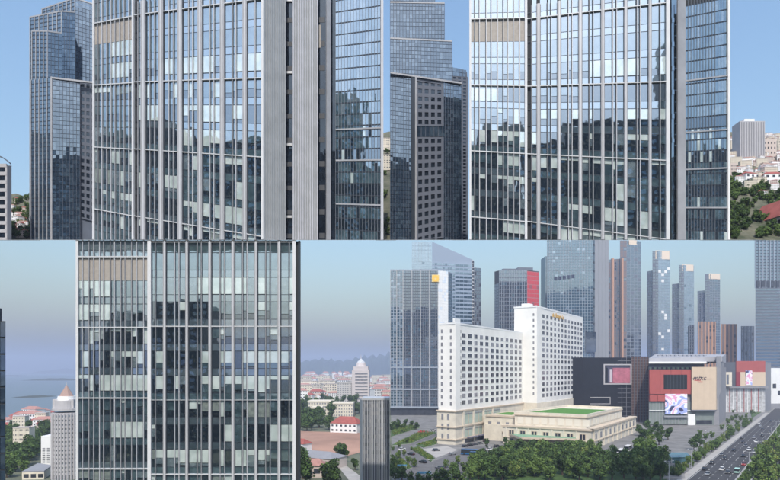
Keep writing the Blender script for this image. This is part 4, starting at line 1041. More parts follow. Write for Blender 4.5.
# T3: tower with red end
d = 830
t3 = far_tower('dark glass tower with red cladding on its east end', [(494.5, d + 14, 499, d + 4, dict(nx=2, ny=40, mats=[SLT], frame=FRD, zt=ZY(283, d))), (499, d, 527, d, dict(nx=11, ny=34, mats=[SLT, BLU, SLT], frame=FRD, p=.4, fins=11, fw=.25, finm=FRB)),
    (527, d, 538.8, d + 12, dict(nx=5, ny=30, mats=[mat('deep_red', (.55, .05, .06), .5), RED, mat('window_red', (.3, .08, .09))], frame=mat('red_line', (.5, .2, .2), .6), p=.2, gv=.05, gh=.1, zt=ZY(271, d)))], ZY(270, d), name='office_tower')
W = Wall(XY(503, d + 5), XY(533, d + 8)); mb = MB(); n_ = 8
one(W, 0, W.L * .5, ZY(270, d), ZY(268, d), -12, 0, name='roof_storey', mats=FRD, parent=t3); one(W, W.L * .5, W.L, ZY(270, d), ZY(266.5, d), -12, 0, name='roof_screen', mats=FRD, parent=t3)
# T4: big glass tower
d = 640
def rowsz(a, b): return ZY(a, d), ZY(b, d)
t4 = far_tower('broad blue glass tower with dark sign characters and a grey windowless side', [(547, d, 593, d, dict(nx=17, ny=60, mats=[BLU, BLU2, BLU, BLU, SLT], frame=FRB, p=.25, gv=.09, gh=.09, zt=ZY(236, d))),
    (593, d, 594.6, d + 2, dict(nx=1, ny=20, mats=[SLT], frame=GASK, zt=ZY(236, d))), (594.6, d + 2, 608.5, d + 14, dict(nx=4, ny=3, mats=[FRG], frame=FRG, gv=.02, gh=.0, zt=ZY(236, d)))], ZY(236, d), name='office_tower')
W = Wall(XY(547, d), XY(593, d)); L_ = W.L
DKS = mat('dark_sign', (.035, .04, .09), .6)
s_ = MB(); rr2 = random.Random(4)
for c_ in range(5):
    u0 = L_ * (.155 + .075 * c_ * 1.25); z_ = ZY(278.6 - .5 * c_, d)
    for q in range(3): wbox(s_, W, u0, u0 + 3.1, z_ - 1.5 + q * 1.3, z_ - .9 + q * 1.3, .4, .9)
    for q in range(3): wbox(s_, W, u0 + q * 1.3, u0 + q * 1.3 + .5, z_ - 1.8, z_ + 2.0, .4, .91)
s_.build('sign_characters', DKS, t4)
one(W, -1.5, 2, 0, ZY(256, d), -20, -.6, name='west_wing', mats=SLT, parent=t4)
one(W, L_ * .83, L_ * 1.05, ZY(352, d), ZY(332, d), .4, 2, name='lower_dark_glazing', mats=SLT, parent=t4)
# lower dark block in front of it: screen wall building
d = 520
dk = root('dark_cinema_block', 'black gridded block with a large framed advertising screen next to the mall', 'building', (XY(610, d)[0], d, 0))
pts = [XY(570, d), XY(583, d - 2), XY(631, d), XY(648.5, d + 4), XY(648.5, d + 40), XY(575, d + 40)]
MB().prism([(p[0], p[1] + .4) for p in pts], 0, ZY(357.5, d)).build('building_core', mat('black_cladding', (.016, .017, .022), .18, 0, .2, .3), dk)
W = Wall(XY(575, d), XY(631, d)); zt_ = ZY(357.5, d)
for j in range(14): one(W, 0, W.L, 1 + j * zt_ / 14, 1.35 + j * zt_ / 14, -.4, .15, name='cladding_rail', mats=mat('rail_grey', (.19, .19, .215), .5), parent=dk)
for i in range(12): one(W, W.L * i / 12, W.L * i / 12 + .3, 0, zt_, -.4, .1, name='cladding_post', mats=mat('rail_grey', (.19, .19, .215), .5), parent=dk)
Wb = Wall(XY(631, d), XY(648.5, d + 4)); one(Wb, 0, Wb.L, 0, zt_ + 1, -.3, 0, name='brown_wall', mats=mat('brown_lattice', (.10, .06, .055), .7, 0, .4, .3), parent=dk)
for j in range(22): one(Wb, 0, Wb.L, .8 + j * zt_ / 22, 1.2 + j * zt_ / 22, 0, .35, name='lattice_rail', mats=FRBR, parent=dk)
for i in range(7): one(Wb, Wb.L * i / 6 - .1, Wb.L * i / 6 + .25, 0, zt_ + 1, 0, .5, name='lattice_post', mats=FRD, parent=dk)
def fr(W, u0, u1, z0, z1, t, off, mt, parent, name='screen_frame'):
    mb = MB(); wbox(mb, W, u0, u1, z1 - t, z1, 0, off); wbox(mb, W, u0, u1, z0, z0 + t, 0, off); wbox(mb, W, u0, u0 + t, z0 + t, z1 - t, 0, off); wbox(mb, W, u1 - t, u1, z0 + t, z1 - t, 0, off); return mb.build(name, mt, parent)
k = F / d
ux = lambda px: (px - 575) / k
fr(W, ux(603), ux(631), ZY(384.5, d), ZY(364, d), 1.1, 1.6, mat('silver_frame', (.5, .48, .5), .4, .3), dk)
sc = one(W, ux(604.3), ux(629.8), ZY(383, d), ZY(365.5, d), 0, .5, name='advertising_screen', mats=mat('screen_pink', (.42, .14, .19), .5, 0, .25, .3), parent=dk)
one(W, ux(604.6), ux(612.5), ZY(382.7, d), ZY(366.5, d), .5, .56, name='screen_dark_picture', mats=mat('screen_dark', (.07, .07, .11), .4), parent=sc)
one(W, ux(609.5), ux(611.8), ZY(382.4, d), ZY(369, d), .56, .6, name='screen_pale_figure_shape', mats=mat('screen_pale', (.5, .45, .5), .4), parent=sc)
one(W, ux(604.6), ux(629.6), ZY(367.8, d), ZY(365.7, d), .57, .62, name='screen_top_band', mats=mat('screen_dark', (.07, .07, .11), .4), parent=sc)
fr(W, ux(583), ux(610), ZY(404, d), ZY(397, d), .5, 1.3, mat('silver_frame', (.5, .48, .5)), dk, 'entrance_frame')
# ---- mall
mall = root('shopping_mall', 'shopping mall with red wall, black screen, beige corner box and grey sweeping roof', 'mall', (230, 491, 0))
d = 491; k = F / d
W = Wall(XY(648.8, d), XY(692, d)); ux = lambda px: (px - 648.8) / k
Z = lambda y: ZY(y, d)
MB().prism([XY(648.8, d + .5), XY(691.5, d + .5), XY(719, d + 1), XY(726, d + 60), XY(652, d + 60)], 0, Z(367)).build('building_core', GREYC, mall)
for i in range(4): one(W, ux(648.8 + i * 10.7), ux(649.3 + i * 10.7 + 10), Z(394), Z(369.5), 0, 1.6, name='red_panel', mats=RED, parent=mall)
for i in range(2): one(W, ux(648.8 + i * 8), ux(656.5 + i * 8), Z(401), Z(394.6), 0, 1.9, name='lower_red_panel', mats=RED, parent=mall)
for i in range(18): one(W, ux(649.5 + i * 2.3), ux(650.9 + i * 2.3), Z(369), Z(367.3), .3, .7, name='clerestory_window', mats=WINF if i % 2 else mat('clerestory_green', (.2, .3, .22)), parent=mall)
one(W, ux(662.8), ux(686), Z(389), Z(374.6), 1.6, 1.9, name='black_screen', mats=mat('black_screen_face', (.012, .014, .016), .5), parent=mall)
for i in range(1, 7): one(W, ux(662.8 + i * 3.3), ux(662.95 + i * 3.3), Z(389), Z(374.6), 1.9, 1.97, name='screen_joint', mats=FRD, parent=mall)
one(W, ux(648.8), ux(692), Z(424), Z(401.5), -.2, .5, name='glazed_base', mats=mat('grey_green_glass', (.20, .23, .22), .25, 0, .15, .15), parent=mall)
for i in range(14): one(W, ux(649 + i * 3.2), ux(649.35 + i * 3.2), Z(424), Z(401.5), .5, .7, name='glazing_bar', mats=FRG, parent=mall)
one(W, ux(648.8), ux(692), Z(411), Z(410.2), .5, 1.2, name='canopy_ledge', mats=WHITE, parent=mall)
# poster made of flat coloured shapes
def postermat(name, stops, scale, dist):
    m = mat(name, (.6, .6, .7), .5); t = m.node_tree; b = t.nodes['Principled BSDF']
    tc = t.nodes.new('ShaderNodeTexCoord'); n = t.nodes.new('ShaderNodeTexNoise'); n.inputs['Scale'].default_value = scale; n.inputs['Detail'].default_value = 1.5; n.inputs['Distortion'].default_value = dist
    rp = t.nodes.new('ShaderNodeValToRGB'); rp.color_ramp.interpolation = 'CONSTANT'
    while len(rp.color_ramp.elements) < len(stops): rp.color_ramp.elements.new(.5)
    for e, (p_, c_) in zip(rp.color_ramp.elements, stops): e.position = p_; e.color = (*c_, 1)
    t.links.new(tc.outputs['Object'], n.inputs['Vector']); t.links.new(n.outputs['Fac'], rp.inputs[0]); t.links.new(rp.outputs[0], b.inputs['Base Color']); return m
PM = postermat('poster_print', [(0, (.05, .05, .12)), (.38, (.35, .42, .75)), (.45, (.8, .8, .85)), (.52, (.75, .35, .55)), (.57, (.85, .8, .85)), (.64, (.3, .12, .35))], .09, 1.6)
one(W, ux(664), ux(686), Z(413.8), Z(393.8), 1.2, 2.1, name='poster', mats=PM, parent=mall)
one(W, ux(663), ux(686.5), Z(417), Z(415.5), .6, 2.2, name='poster_base_rail', mats=FRG, parent=mall)
Wc = Wall(XY(691.6, d - 3), XY(716, d - 3)); Wd = Wall(XY(716, d - 3), XY(719.3, d + 10))
bx = MB().prism([XY(691.6, d - 3), XY(716, d - 3), XY(719.3, d + 10), XY(719, d + 30), XY(692, d + 30)], Z(409.5), Z(367)).build('beige_corner_box', BEIG, mall)
for i in range(1, 4): one(Wc, Wc.L * i / 4 - .05, Wc.L * i / 4 + .05, Z(409.5), Z(367), 0, .03, name='cladding_joint', mats=mat('beige_joint', (.5, .4, .3), .7), parent=bx)
one(Wc, 0, Wc.L, Z(410.6), Z(409.6), -25, .3, name='box_soffit_edge', mats=FRD, parent=mall)
MB().prism([XY(695, d), XY(714, d), XY(715, d + 25), XY(695, d + 25)], 0, Z(410.6)).build('corner_base', mat('grey_green_glass', (.2, .23, .22)), mall)
one(Wall(XY(695, d), XY(714, d)), 1, 14, 1, 4, 0, .3, name='shopfront', mats=WINF, parent=mall)
one(Wall(XY(687, d), XY(695, d)), 0, 6, 0, 9, 0, 1.5, name='ticket_kiosk', mats=WHITE, parent=mall)
INK = mat('logo_ink', (.05, .035, .05), .7); LR = mat('logo_red', (.45, .06, .06), .7)
text('mixc', Wc, .9, Z(380), 5.6, INK, bx, 'logo_lettering', .12, .25, .05)
for i, (u0, u1, y0, y1) in enumerate([(1, 4.2, 379, 378.2), (4.8, 9, 382.4, 381.4), (6.2, 8.4, 377.6, 376.8), (2.2, 7.4, 380.6, 379.8)]): one(Wc, u0, u1, Z(y0), Z(y1), .04, .1, name='logo_stroke', mats=LR if i in (1, 3) else INK, parent=bx)
one(Wc, 9.5, 16.5, Z(379.3), Z(378.6), .04, .1, name='logo_line', mats=mat('logo_grey', (.4, .3, .26)), parent=bx)
# roof: sweeping grey planes with white soffit strip
MB().prism([XY(648.9, d - 4), XY(706, d - 5), XY(709, d + 30), XY(652, d + 46)], Z(363.5), Z(361.6)).build('roof_soffit', WHITE, mall)
MB().prism([XY(649, d + 2), XY(704, d + 3), XY(704, d + 34), XY(652, d + 40)], Z(367), Z(363.5)).build('roof_recess', FRD, mall)
MB().prism([XY(649, d + 6), XY(722, d + 4), XY(726, d + 90), XY(655, d + 95)], [Z(361.5)] * 4, [Z(358), Z(356.5), ZY(354.3, d + 90), ZY(354.3, d + 95)]).build('roof', mat('roof_grey', (.34, .34, .37), .7, 0, .08, .1), mall)
MB().prism([XY(716.3, d), XY(721, d + 2), XY(724, d + 40), XY(719, d + 40)], [Z(400), Z(392), Z(385), Z(392)], [Z(356)] * 4).build('slanting_end_wall', GREYC, mall)
for i in range(12): one(Wall(XY(655, d + 30), XY(710, d + 30)), 3 + i * 3.6, 5.2 + i * 3.6, ZY(356, d + 30), ZY(354.9, d + 30), -2, 0, name='roof_unit', mats=FRG, parent=mall)
# second mall building
d = 640
m2 = root('red_beige_building', 'farther mall wing with red top band, beige wall and tall oval poster', 'building', (XY(750, d)[0], d, 0)); Z = lambda y: ZY(y, d)
MB().prism([XY(722, d + 20), XY(736, d + .4), XY(765, d + .4), XY(771, d + 40), XY(725, d + 60)], 0, Z(362)).build('building_core', GREYC, m2)
W = Wall(XY(736, d), XY(765, d)); ux = lambda px: (px - 736) / F * d
one(W, 0, W.L, Z(372), Z(361), -1, .6, name='red_band', mats=RED, parent=m2); one(W, 0, ux(740), Z(386), Z(372), -1, .4, name='red_wall', mats=mat('dark_red', (.25, .03, .04), .6), parent=m2)
one(W, ux(740), W.L, Z(386), Z(372), -1, .8, name='beige_wall', mats=BEIG, parent=m2)
pz = MB(); c_ = W.pt(ux(748), 0)
one(W, ux(745), ux(751.5), Z(385), Z(370.5), .8, 1.3, name='oval_poster', mats=PM, parent=m2)
one(W, ux(722), W.L + 2, Z(388), Z(386.3), -1, 3, name='ledge', mats=GREYC, parent=m2)
one(W, ux(722), W.L, 0, Z(388), -1, .2, name='shopfront_glazing', mats=mat('pale_shopfront', (.42, .42, .43), .4, 0, .5, .3), parent=m2)
for i in range(12): one(W, ux(722 + i * 3.6), ux(722.6 + i * 3.6), 0, Z(388), .2, .5, name='shopfront_bar', mats=WHITE if i % 2 else RED, parent=m2)
Wx = Wall(XY(724, d - 8), XY(732, d - 8)); one(Wx, 0, Wx.L, Z(386), Z(372), -10, 0, name='cream_annex', mats=CREAM, parent=m2); one(Wx, 2.6, 5, Z(384), Z(374.5), 0, .2, name='annex_window', mats=FRD, parent=m2)
r = root('white_shop_block', 'low white shop block with dark openings at the far end of the avenue', 'building', (XY(775, 700)[0], 700, 0)); W = Wall(XY(765, 700), XY(800, 700)); one(W, 0, W.L, 0, ZY(368, 700), -20, 0, name='wall', mats=WHITE, parent=r)
for i in range(6): one(W, 3 + i * 6, 7 + i * 6, 16 + (i % 2) * 8, 21 + (i % 2) * 8, 0, .2, name='window', mats=WINF, parent=r)
one(W, 0, W.L, 0, 6, 0, .5, name='shopfront', mats=GREYC, parent=r)
# ---- residential tower pairs
def pair(label, x0, xs, x1, ytl, ytt, d, lightm, darkm, cap=True, nx=4, ny=46, capx=None, orange=False, ytop_cap=None):
    """x0..xs dark low wing, xs..x1 main shaft with pale face"""
    r = far_tower(label, [(x0, d + 16, xs, d + 6, dict(nx=4, ny=ny, mats=darkm, frame=FRD, zt=ZY(ytl, d), p=.5, gv=.2)), (xs, d, xs + (x1 - xs) * .32, d, dict(nx=2, ny=ny, mats=darkm, frame=FRD, p=.3, zt=ZY(ytt, d))),
        (xs + (x1 - xs) * .32, d, x1, d + 6, dict(nx=nx, ny=ny, mats=lightm, frame=FRB, p=.25, gv=.06, gh=.07, zt=ZY(ytt, d)))], min(ZY(ytl, d), ZY(ytt, d)), name='residential_tower', core=FRD, back=22)
    MB().prism([XY(xs, d + .3), XY(x1, d + 6.3), XY(x1, d + 26), XY(xs, d + 26)], 0, ZY(ytt, d)).build('main_shaft', FRD, r)
    if cap: a, b = capx or (xs + (x1 - xs) * .2, x1); MB().prism([XY(a, d - .6), XY(b, d + 4), XY(b, d + 22), XY(a, d + 22)], ZY(ytt + (5 if cap is True else cap), d), ZY(ytt - .6, d)).build('roof_cap', CAPM, r)
    return r
pair('brown and slate twin shaft tower with thin terracotta strips behind the mall', 608, 620, 641, 258, 240.5, 1050, [SLT, FRD], [FRBR, SLT], cap=4, capx=(629, 637))
for px in (612.5, 622): one(Wall(XY(px, 1040), XY(px + 1.6, 1040)), 0, 2.8, 0, ZY(258, 1040), -8, 0, name='terracotta_strip', mats=ORNG, parent=bpy.data.objects['residential_tower'])
pair('tallest pale faced residential tower with cream cap', 647, 652.5, 670, 270, 251, 1100, [BLU2, BLU2, WHITE], [SLT, FRD], cap=8, capx=(655.5, 669.5))
pair('middle pale faced residential tower with cream cap', 672, 679, 694, 283, 265, 1180, [BLU2, BLU2, BLU], [SLT, FRD], cap=6, capx=(682, 693.5))
pair('lowest slate residential tower with cream cap', 697.5, 705, 720, 290, 274, 1250, [SLT, BLU, FRD], [SLT, FRD], cap=5, capx=(709, 720))
def slabt(label, x0, x1, yt, d, m_, fr_, finm, fins): return far_tower(label, [(x0, d, x1, d, dict(nx=fins, ny=22, mats=m_, frame=fr_, fins=fins, fw=1.1, finm=finm, p=.4))], ZY(yt, d), name='apartment_tower', back=20)
slabt('short brown apartment tower with terracotta piers in front of the slate tower', 698, 715.5, 321.5, 900, [FRBR, WINF], FRBR, ORNG, 5)
slabt('short brown apartment tower with terracotta piers standing alone between two taller ones', 721, 736.5, 324, 930, [FRBR, WINF], FRBR, ORNG, 4)
slabt('short dark apartment tower next to the banded skyscraper', 741, 754, 326, 960, [SLT, WINF], FRD, FRD, 4)
slabt('narrow dark slab between the two pale residential towers', 689, 694, 325, 1000, [SLT], FRD, FRD, 2)
# banded skyscraper at the east edge
d = 850
sk = far_tower('banded blue skyscraper with ornate mid storey at the east end', [(755.5, d, 785, d, dict(nx=12, ny=36, mats=[BLU, SLT], frame=FRD, zt=ZY(288, d), p=.3, gv=.0, gh=.22)), (785, d, 790, d + 8, dict(nx=1, ny=10, mats=[SLT], frame=FRD, zt=ZY(288, d)))], ZY(288, d), name='office_tower')
W = Wall(XY(755.5, d), XY(785, d)); 
far_t = MB().prism([XY(755.8, d + 1), XY(785, d + 1), XY(785, d + 25), XY(756, d + 25)], ZY(288, d), ZY(232, d)).build('upper_shaft', FRD, sk)
for i in range(9): one(W, W.L * i / 8 - .6, W.L * i / 8 + .6, ZY(288, d), ZY(232, d), -1, .5, name='fin', mats=FRB, parent=sk)
mb = MB()
for i in range(8):
    for j in range(16): wbox(mb, W, W.L * (i + .15) / 8, W.L * (i + .85) / 8, ZY(280 - 3 * j, d), ZY(278 - 3 * j, d), -1.1, -.5, 0)
mb.build('glazing', [BLU], sk, kind='stuff')
for i in range(6): one(W, W.L * (i + .2) / 6, W.L * (i + .8) / 6, ZY(287, d), ZY(281, d), -.5, 1, name='refuge_opening', mats=WINF, parent=sk)

c = [G(462, 482), G(490, 454), G(640, 452), G(662, 446), G(668, 484)]; sheet('lawn', [(v.x, v.y) for v in c], .085, GRASS)
# ---- foreground trees
rr = random.Random(31)
TG = {4: 'yellow green young tree in the dense belt in front of the podium', 5: 'bright green full crowned tree in the dense belt in front of the podium', 0: 'leafy green tree in the dense belt in front of the hotel podium', 1: 'big dark green tree in the dense belt in front of the hotel podium', 2: 'pale green young tree in the dense belt in front of the podium', 3: 'slim dark conifer in the dense belt in front of the podium'}
def belt(px, y):
    top = 447 if px < 500 else 448
    return True
cnt = 0; tries = 0; pts_ = []
while cnt < 190 and tries < 9000:
    tries += 1; px = rr.uniform(472, 670); D = rr.uniform(243, 345); y = HY + CZ * F / D
    k_ = rr.choice([0, 0, 1, 1, 2, 4, 5, 5, 3]); sc_ = rr.uniform(.7, 1.1); hh = [8.5, 9.5, 7, 10, 7.5, 9][k_] * sc_ * .93
    ytop = 446 if px < 500 else (439 if px < 590 else (444 if px < 636 else 434))
    if HY + (CZ - hh) * F / D < ytop: continue
    if px > 655 and y < 462: continue
    v = G(px, y)
    if 663 < px < 700 and 448 < y: continue
    if 604 < px < 636 and 451 < y < 462: continue
    if any((v - q).length < 3.1 for q in pts_): continue
    pts_.append(v); put(TR[k_], v, TG[k_], 'trees of the belt in front of the podium', sc=sc_); cnt += 1
for px, y in [(395, 482), (402, 480), (410, 484), (419, 488), (391, 476), (437, 487), (447, 490), (455, 486), (462, 484), (470, 480), (466, 474), (455, 478), (427, 490), (471, 470), (476, 463)]:
    put(TR[rr.choice([0, 1, 2])], G(px, y), 'green tree at the near edge of the hotel drive', 'trees along the hotel drive', sc=rr.uniform(.6, .85))
for px, y in [(394, 428), (399, 426), (405, 427), (392, 432), (411, 428), (397, 431), (404, 431), (416, 430)]:
    put(TR[1], G(px, y), 'dark tree in front of the gridded tower base', 'trees at the gridded tower', sc=rr.uniform(.6, .8))
for px, y in [(441, 438), (437, 440), (413, 439), (407, 441), (399, 446), (393, 449), (404, 454), (398, 457), (408, 461), (394, 463), (414, 465), (401, 467), (446, 466), (452, 469), (458, 462), (444, 477)]:
    put(TR[rr.choice([2, 4, 5])], G(px, y + 2), 'small garden tree in the beds around the hotel drive', 'garden trees of the hotel', sc=rr.uniform(.35, .6))
for i in range(44):
    t = i / 44; q = A0 + nr * (-5 + rr.uniform(-2.5, 1)) + Vector((432, 600, 0)).normalized() * (34 + 330 * t ** 1.3)
    put(TR[rr.choice([0, 2, 4, 5])], q, 'street tree in the row along the near kerb of the avenue', 'street trees along the avenue', sc=rr.uniform(.4, .7))
for px, y in [(655, 432), (661, 436), (668, 440), (650, 440), (659, 445), (643, 443), (640, 436), (700, 447), (694, 450), (647, 430)]:
    put(TR[1], G(px, y), 'round dark tree between the plaza and the belt', 'trees at the plaza edge', sc=rr.uniform(.8, 1.0))
for px, y in [(756, 470), (761, 461), (768, 455), (774, 449), (770, 462), (778, 457), (784, 444), (765, 478), (772, 470), (780, 465), (776, 482), (760, 486), (785, 474), (768, 488), (782, 456), (778, 448)]:
    put(TR[5 if px < 768 else 4], G(px, y), 'light green tree on the far kerb of the avenue', 'trees beyond the avenue', sc=rr.uniform(.8, 1.1))
for px, y in [(700, 436), (706, 440), (712, 438), (730, 436), (722, 430), (737, 426), (741, 421), (746, 418), (752, 414), (718, 447), (712, 452), (704, 458), (698, 462), (728, 424), (732, 421), (736, 419), (729, 431), (735, 404), (741, 402), (738, 408), (746, 400), (728, 406), (752, 396), (759, 392), (765, 389), (733, 413)]:
    put(TR[2], G(px, y), 'small plaza tree between the mall and the avenue', 'small trees on the plaza', sc=rr.uniform(.55, .8))
for px, y in [(556, 428 + 8), (520, 442), (536, 443), (505, 444), (487, 446), (580, 448), (600, 449), (572, 450)]:
    put(TR[3], G(px, y + 4), 'dark clipped tree close against the podium wall', 'trees against the podium', sc=.75)
for i in range(40):
    v = Vector((0, 0, 0)); t = rr.random(); px = 752 + 28 * t; y = 412 - 14 * t + rr.uniform(-2, 3); put(BUSH, G(px, y), 'rounded shrub on the grass verge of the avenue', 'shrubs on the verge', sc=rr.uniform(.8, 1.4))
for i in range(26):
    t = i / 26; put(BUSH, G(411 + 22 * t, 449 + 11 * t) + Vector((rr.uniform(-1, 1), rr.uniform(-1, 1), 0)), 'clipped round shrub in the rows by the forecourt', 'clipped shrubs by the forecourt', sc=.9)
for i in range(14):
    put(BUSH, G(650 + rr.uniform(0, 20), 474 + rr.uniform(-4, 4)), 'yellow green shrub beside the glass shed', 'shrubs at the glass shed', sc=1.3)

# ---- cars
def make_car(label, colm, L=4.5, Wd=1.85, van=False, bus=False):
    r = root('bus' if bus else ('van' if van else 'car'), label, 'bus' if bus else ('van' if van else 'car'))
    h0, h1 = .28, (.85 if not (van or bus) else 1.0); H_ = 1.45 if not (van or bus) else (3.1 if bus else 2.0)
    V = Vector; a, b = L / 2, Wd / 2
    def ring(x0, x1, w_, z): return [V((x0, -w_, z)), V((x1, -w_, z)), V((x1, w_, z)), V((x0, w_, z))]
    mb = MB(); r0, r1, r2 = ring(-a, a, b * .94, h0), ring(-a, a, b, h0 + .3), ring(-a * .98, a * .95, b * .96, h1)
    mb.hexa(r0 + r1); mb.hexa(r1 + r2)
    if not (van or bus): top = ring(-a * .55, a * .18, b * .74, H_); lo = ring(-a * .86, a * .48, b * .9, h1)
    else: top = ring(-a * .96, a * .82, b * .88, H_); lo = ring(-a * .98, a * .92, b * .96, h1)
    roof0 = [l.lerp(t, .93) for l, t in zip(lo, top)]; mb.hexa(roof0 + top); mb.build('body', colm, r)
    g = MB(); g.hexa([p * 1.0 for p in lo] + roof0); g.build('windows_band' if False else 'window', mat('car_glass', (.02, .025, .03), .08, 0, spec=.8), r)
    for sx in (-.62, .62):
        for sy in (-1, 1):
            c_ = MB(); n = 10; cx_, cy_, rr_ = sx * a, sy * b * .92, .33 if not bus else .5
            ri = [V((cx_ + rr_ * math.cos(q * 6.283 / n), cy_ - .1, rr_ + rr_ * math.sin(q * 6.283 / n))) for q in range(n)]; ro = [p + V((0, .22, 0)) for p in ri]
            c_.v = ri + ro; c_.f = [tuple(range(n)), tuple(reversed(range(n, 2 * n)))] + [(i, n + i, n + (i + 1) % n, (i + 1) % n) for i in range(n)]; c_.m = [0] * len(c_.f); c_.build('wheel', RUBBER, r)
    for sy in (-.7, .7):
        MB().box(a * .985, a * 1.0 + .02, sy * b - .18, sy * b + .18, .6, .75).build('headlight', mat('lamp_glass', (.7, .7, .68), .2), r)
        MB().box(-a - .02, -a * .985, sy * b - .18, sy * b + .18, .62, .78).build('tail_light', mat('tail_red', (.35, .02, .02), .3), r)
    return r
CM = {'white': mat('car_white', (.75, .75, .75), .25), 'silver': mat('car_silver', (.42, .43, .45), .3, .5), 'black': mat('car_black', (.02, .02, .025), .2), 'grey': mat('car_grey', (.12, .125, .14), .3, .3), 'red': mat('car_red', (.35, .03, .03), .3)}
CARS = {c_: make_car(None, m_) for c_, m_ in CM.items()}
ang = math.atan2(u.y, u.x) if False else math.atan2(600, 432)
uu = Vector((432, 600, 0)).normalized()
def onroad(o, L): q = A0 + nr * o + uu * L; return Vector((q.x, q.y, .1))
lay = [(1.8, 62, 'black'), (1.8, 84, 'black'), (5, 48, 'silver'), (5, 73, 'white'), (1.9, 118, 'grey'), (5, 104, 'black'), (8.3, 66, 'white'), (8.3, 97, 'black'), (11.6, 58, 'grey'), (11.6, 120, 'black'), (14.8, 88, 'red'), (8.3, 128, 'black'),
       (5, 142, 'black'), (11.6, 150, 'white'), (14.8, 139, 'silver'), (1.9, 160, 'black'), (8.3, 170, 'grey'), (5, 188, 'black'), (11.6, 196, 'white'), (14.8, 182, 'black'), (8.3, 222, 'silver'), (1.9, 214, 'black'), (11.6, 240, 'black'), (5, 252, 'white'), (14.8, 268, 'grey'),
       (8.3, 290, 'black'), (5, 320, 'silver'), (11.6, 335, 'black'), (1.9, 350, 'white'), (8.3, 380, 'black'), (23.6, 84, 'red'), (23.6, 110, 'black'), (26.8, 96, 'silver'), (23.6, 140, 'white'), (26.8, 128, 'black'), (30, 118, 'grey'), (23.6, 176, 'white'), (26.8, 160, 'black'), (30, 188, 'silver'), (23.6, 215, 'black'), (26.8, 240, 'white')]
from collections import defaultdict
seen = defaultdict(int)
order = ['nearest the camera', 'second nearest', 'third along', 'fourth along', 'fifth along', 'sixth along', 'seventh along', 'eighth along', 'ninth along', 'tenth along', 'eleventh along', 'twelfth along', 'thirteenth along', 'fourteenth along', 'fifteenth along', 'sixteenth along', 'seventeenth along', 'eighteenth along', 'nineteenth along', 'twentieth along']
lay = [q for i, q in enumerate(lay) if i % 4 != 3]
for (o, L, c_) in sorted(lay, key=lambda t: t[1]):
    side = 'near carriageway of the avenue' if o < 20 else 'carriageway beyond the median'
    k_ = (c_, o < 20); lab = f'{c_} car on the {side}, {order[seen[k_]]} of the {c_} ones'; seen[k_] += 1
    put(CARS[c_], onroad(o, L), lab, 'cars driving along the avenue', rz=ang + (math.pi if o < 20 else 0), sc=1.0)
park = [(436, 451, 'grey', .5, 'dark car alone on the pale forecourt beside the hotel corner'), (423, 463, 'black', 2.2, 'black car entering the drive beside the lamp post'), (440, 469, 'grey', 2.6, 'dark grey car at the drive edge by the near trees'), (449, 473, 'black', 2.6, 'black car behind the dark grey one at the drive edge'),
        (465, 447, 'black', .7, 'black car parked first in the row under the hotel awnings'), (470, 446, 'black', .7, 'black car parked second in the row under the hotel awnings'), (475, 445, 'grey', .7, 'grey car parked third in the row under the hotel awnings'), (480, 444, 'silver', .7, 'silver car parked fourth in the row under the hotel awnings'), (486, 442, 'black', .7, 'black car parked last in the row under the hotel awnings'),
        (490, 450, 'white', .6, 'white car beside the blue coaches'), (551, 457, 'white', .3, 'white car half hidden by trees in front of the podium'), (402, 450, 'white', .9, 'white car on the drive between the flower bed and the near beds'), (411, 455, 'black', 2.3, 'black car on the drive behind the teal canopy'), (452, 455, 'silver', .6, 'silver car parked between the forecourt and the blue coaches'), (497, 447, 'black', .6, 'black car parked under the edge of the green canopy'), (433, 431, 'white', .2, 'white car parked at the foot of the gridded tower')]
for px, y, c_, rz, lab in park: put(CARS[c_], G(px, y) + Vector((0, 0, .1)), lab, 'cars parked around the hotel', rz=rz, sc=1.0)
bb = make_car('blue coach parked nearer the hotel corner', mat('coach_blue', (.015, .10, .26), .35, 0, .2, .5), 9.5, 2.6, bus=True); bb.location = G(470, 455) + Vector((0, 0, .1)); bb.rotation_euler = (0, 0, -.35); bb['group'] = 'blue coaches'
o = copy_tree(bb, G(479, 458) + Vector((0, 0, .1)), -.35, 1, 'blue coach parked nearer the trees'); o['group'] = 'blue coaches'
wb = make_car('white coach parked beside the podium end, closest to the belt', CM['white'], 10, 2.6, bus=True); wb.location = G(614, 459) + Vector((0, 0, .1)); wb.rotation_euler = (0, 0, 1.0); wb['group'] = 'white coaches'
for i, (px, y, l) in enumerate([(621, 455, 'white coach parked in the middle of the row beside the podium end'), (628, 451, 'white coach parked closest to the podium end wall')]):
    o = copy_tree(wb, G(px, y) + Vector((0, 0, .1)), 1.0, 1, l); o['group'] = 'white coaches'
vn = make_car('pale green van on the avenue beside the median', mat('van_green', (.35, .55, .50), .4), 5.5, 2.1, van=True); vn.location = onroad(14.6, 62); vn.rotation_euler = (0, 0, ang)
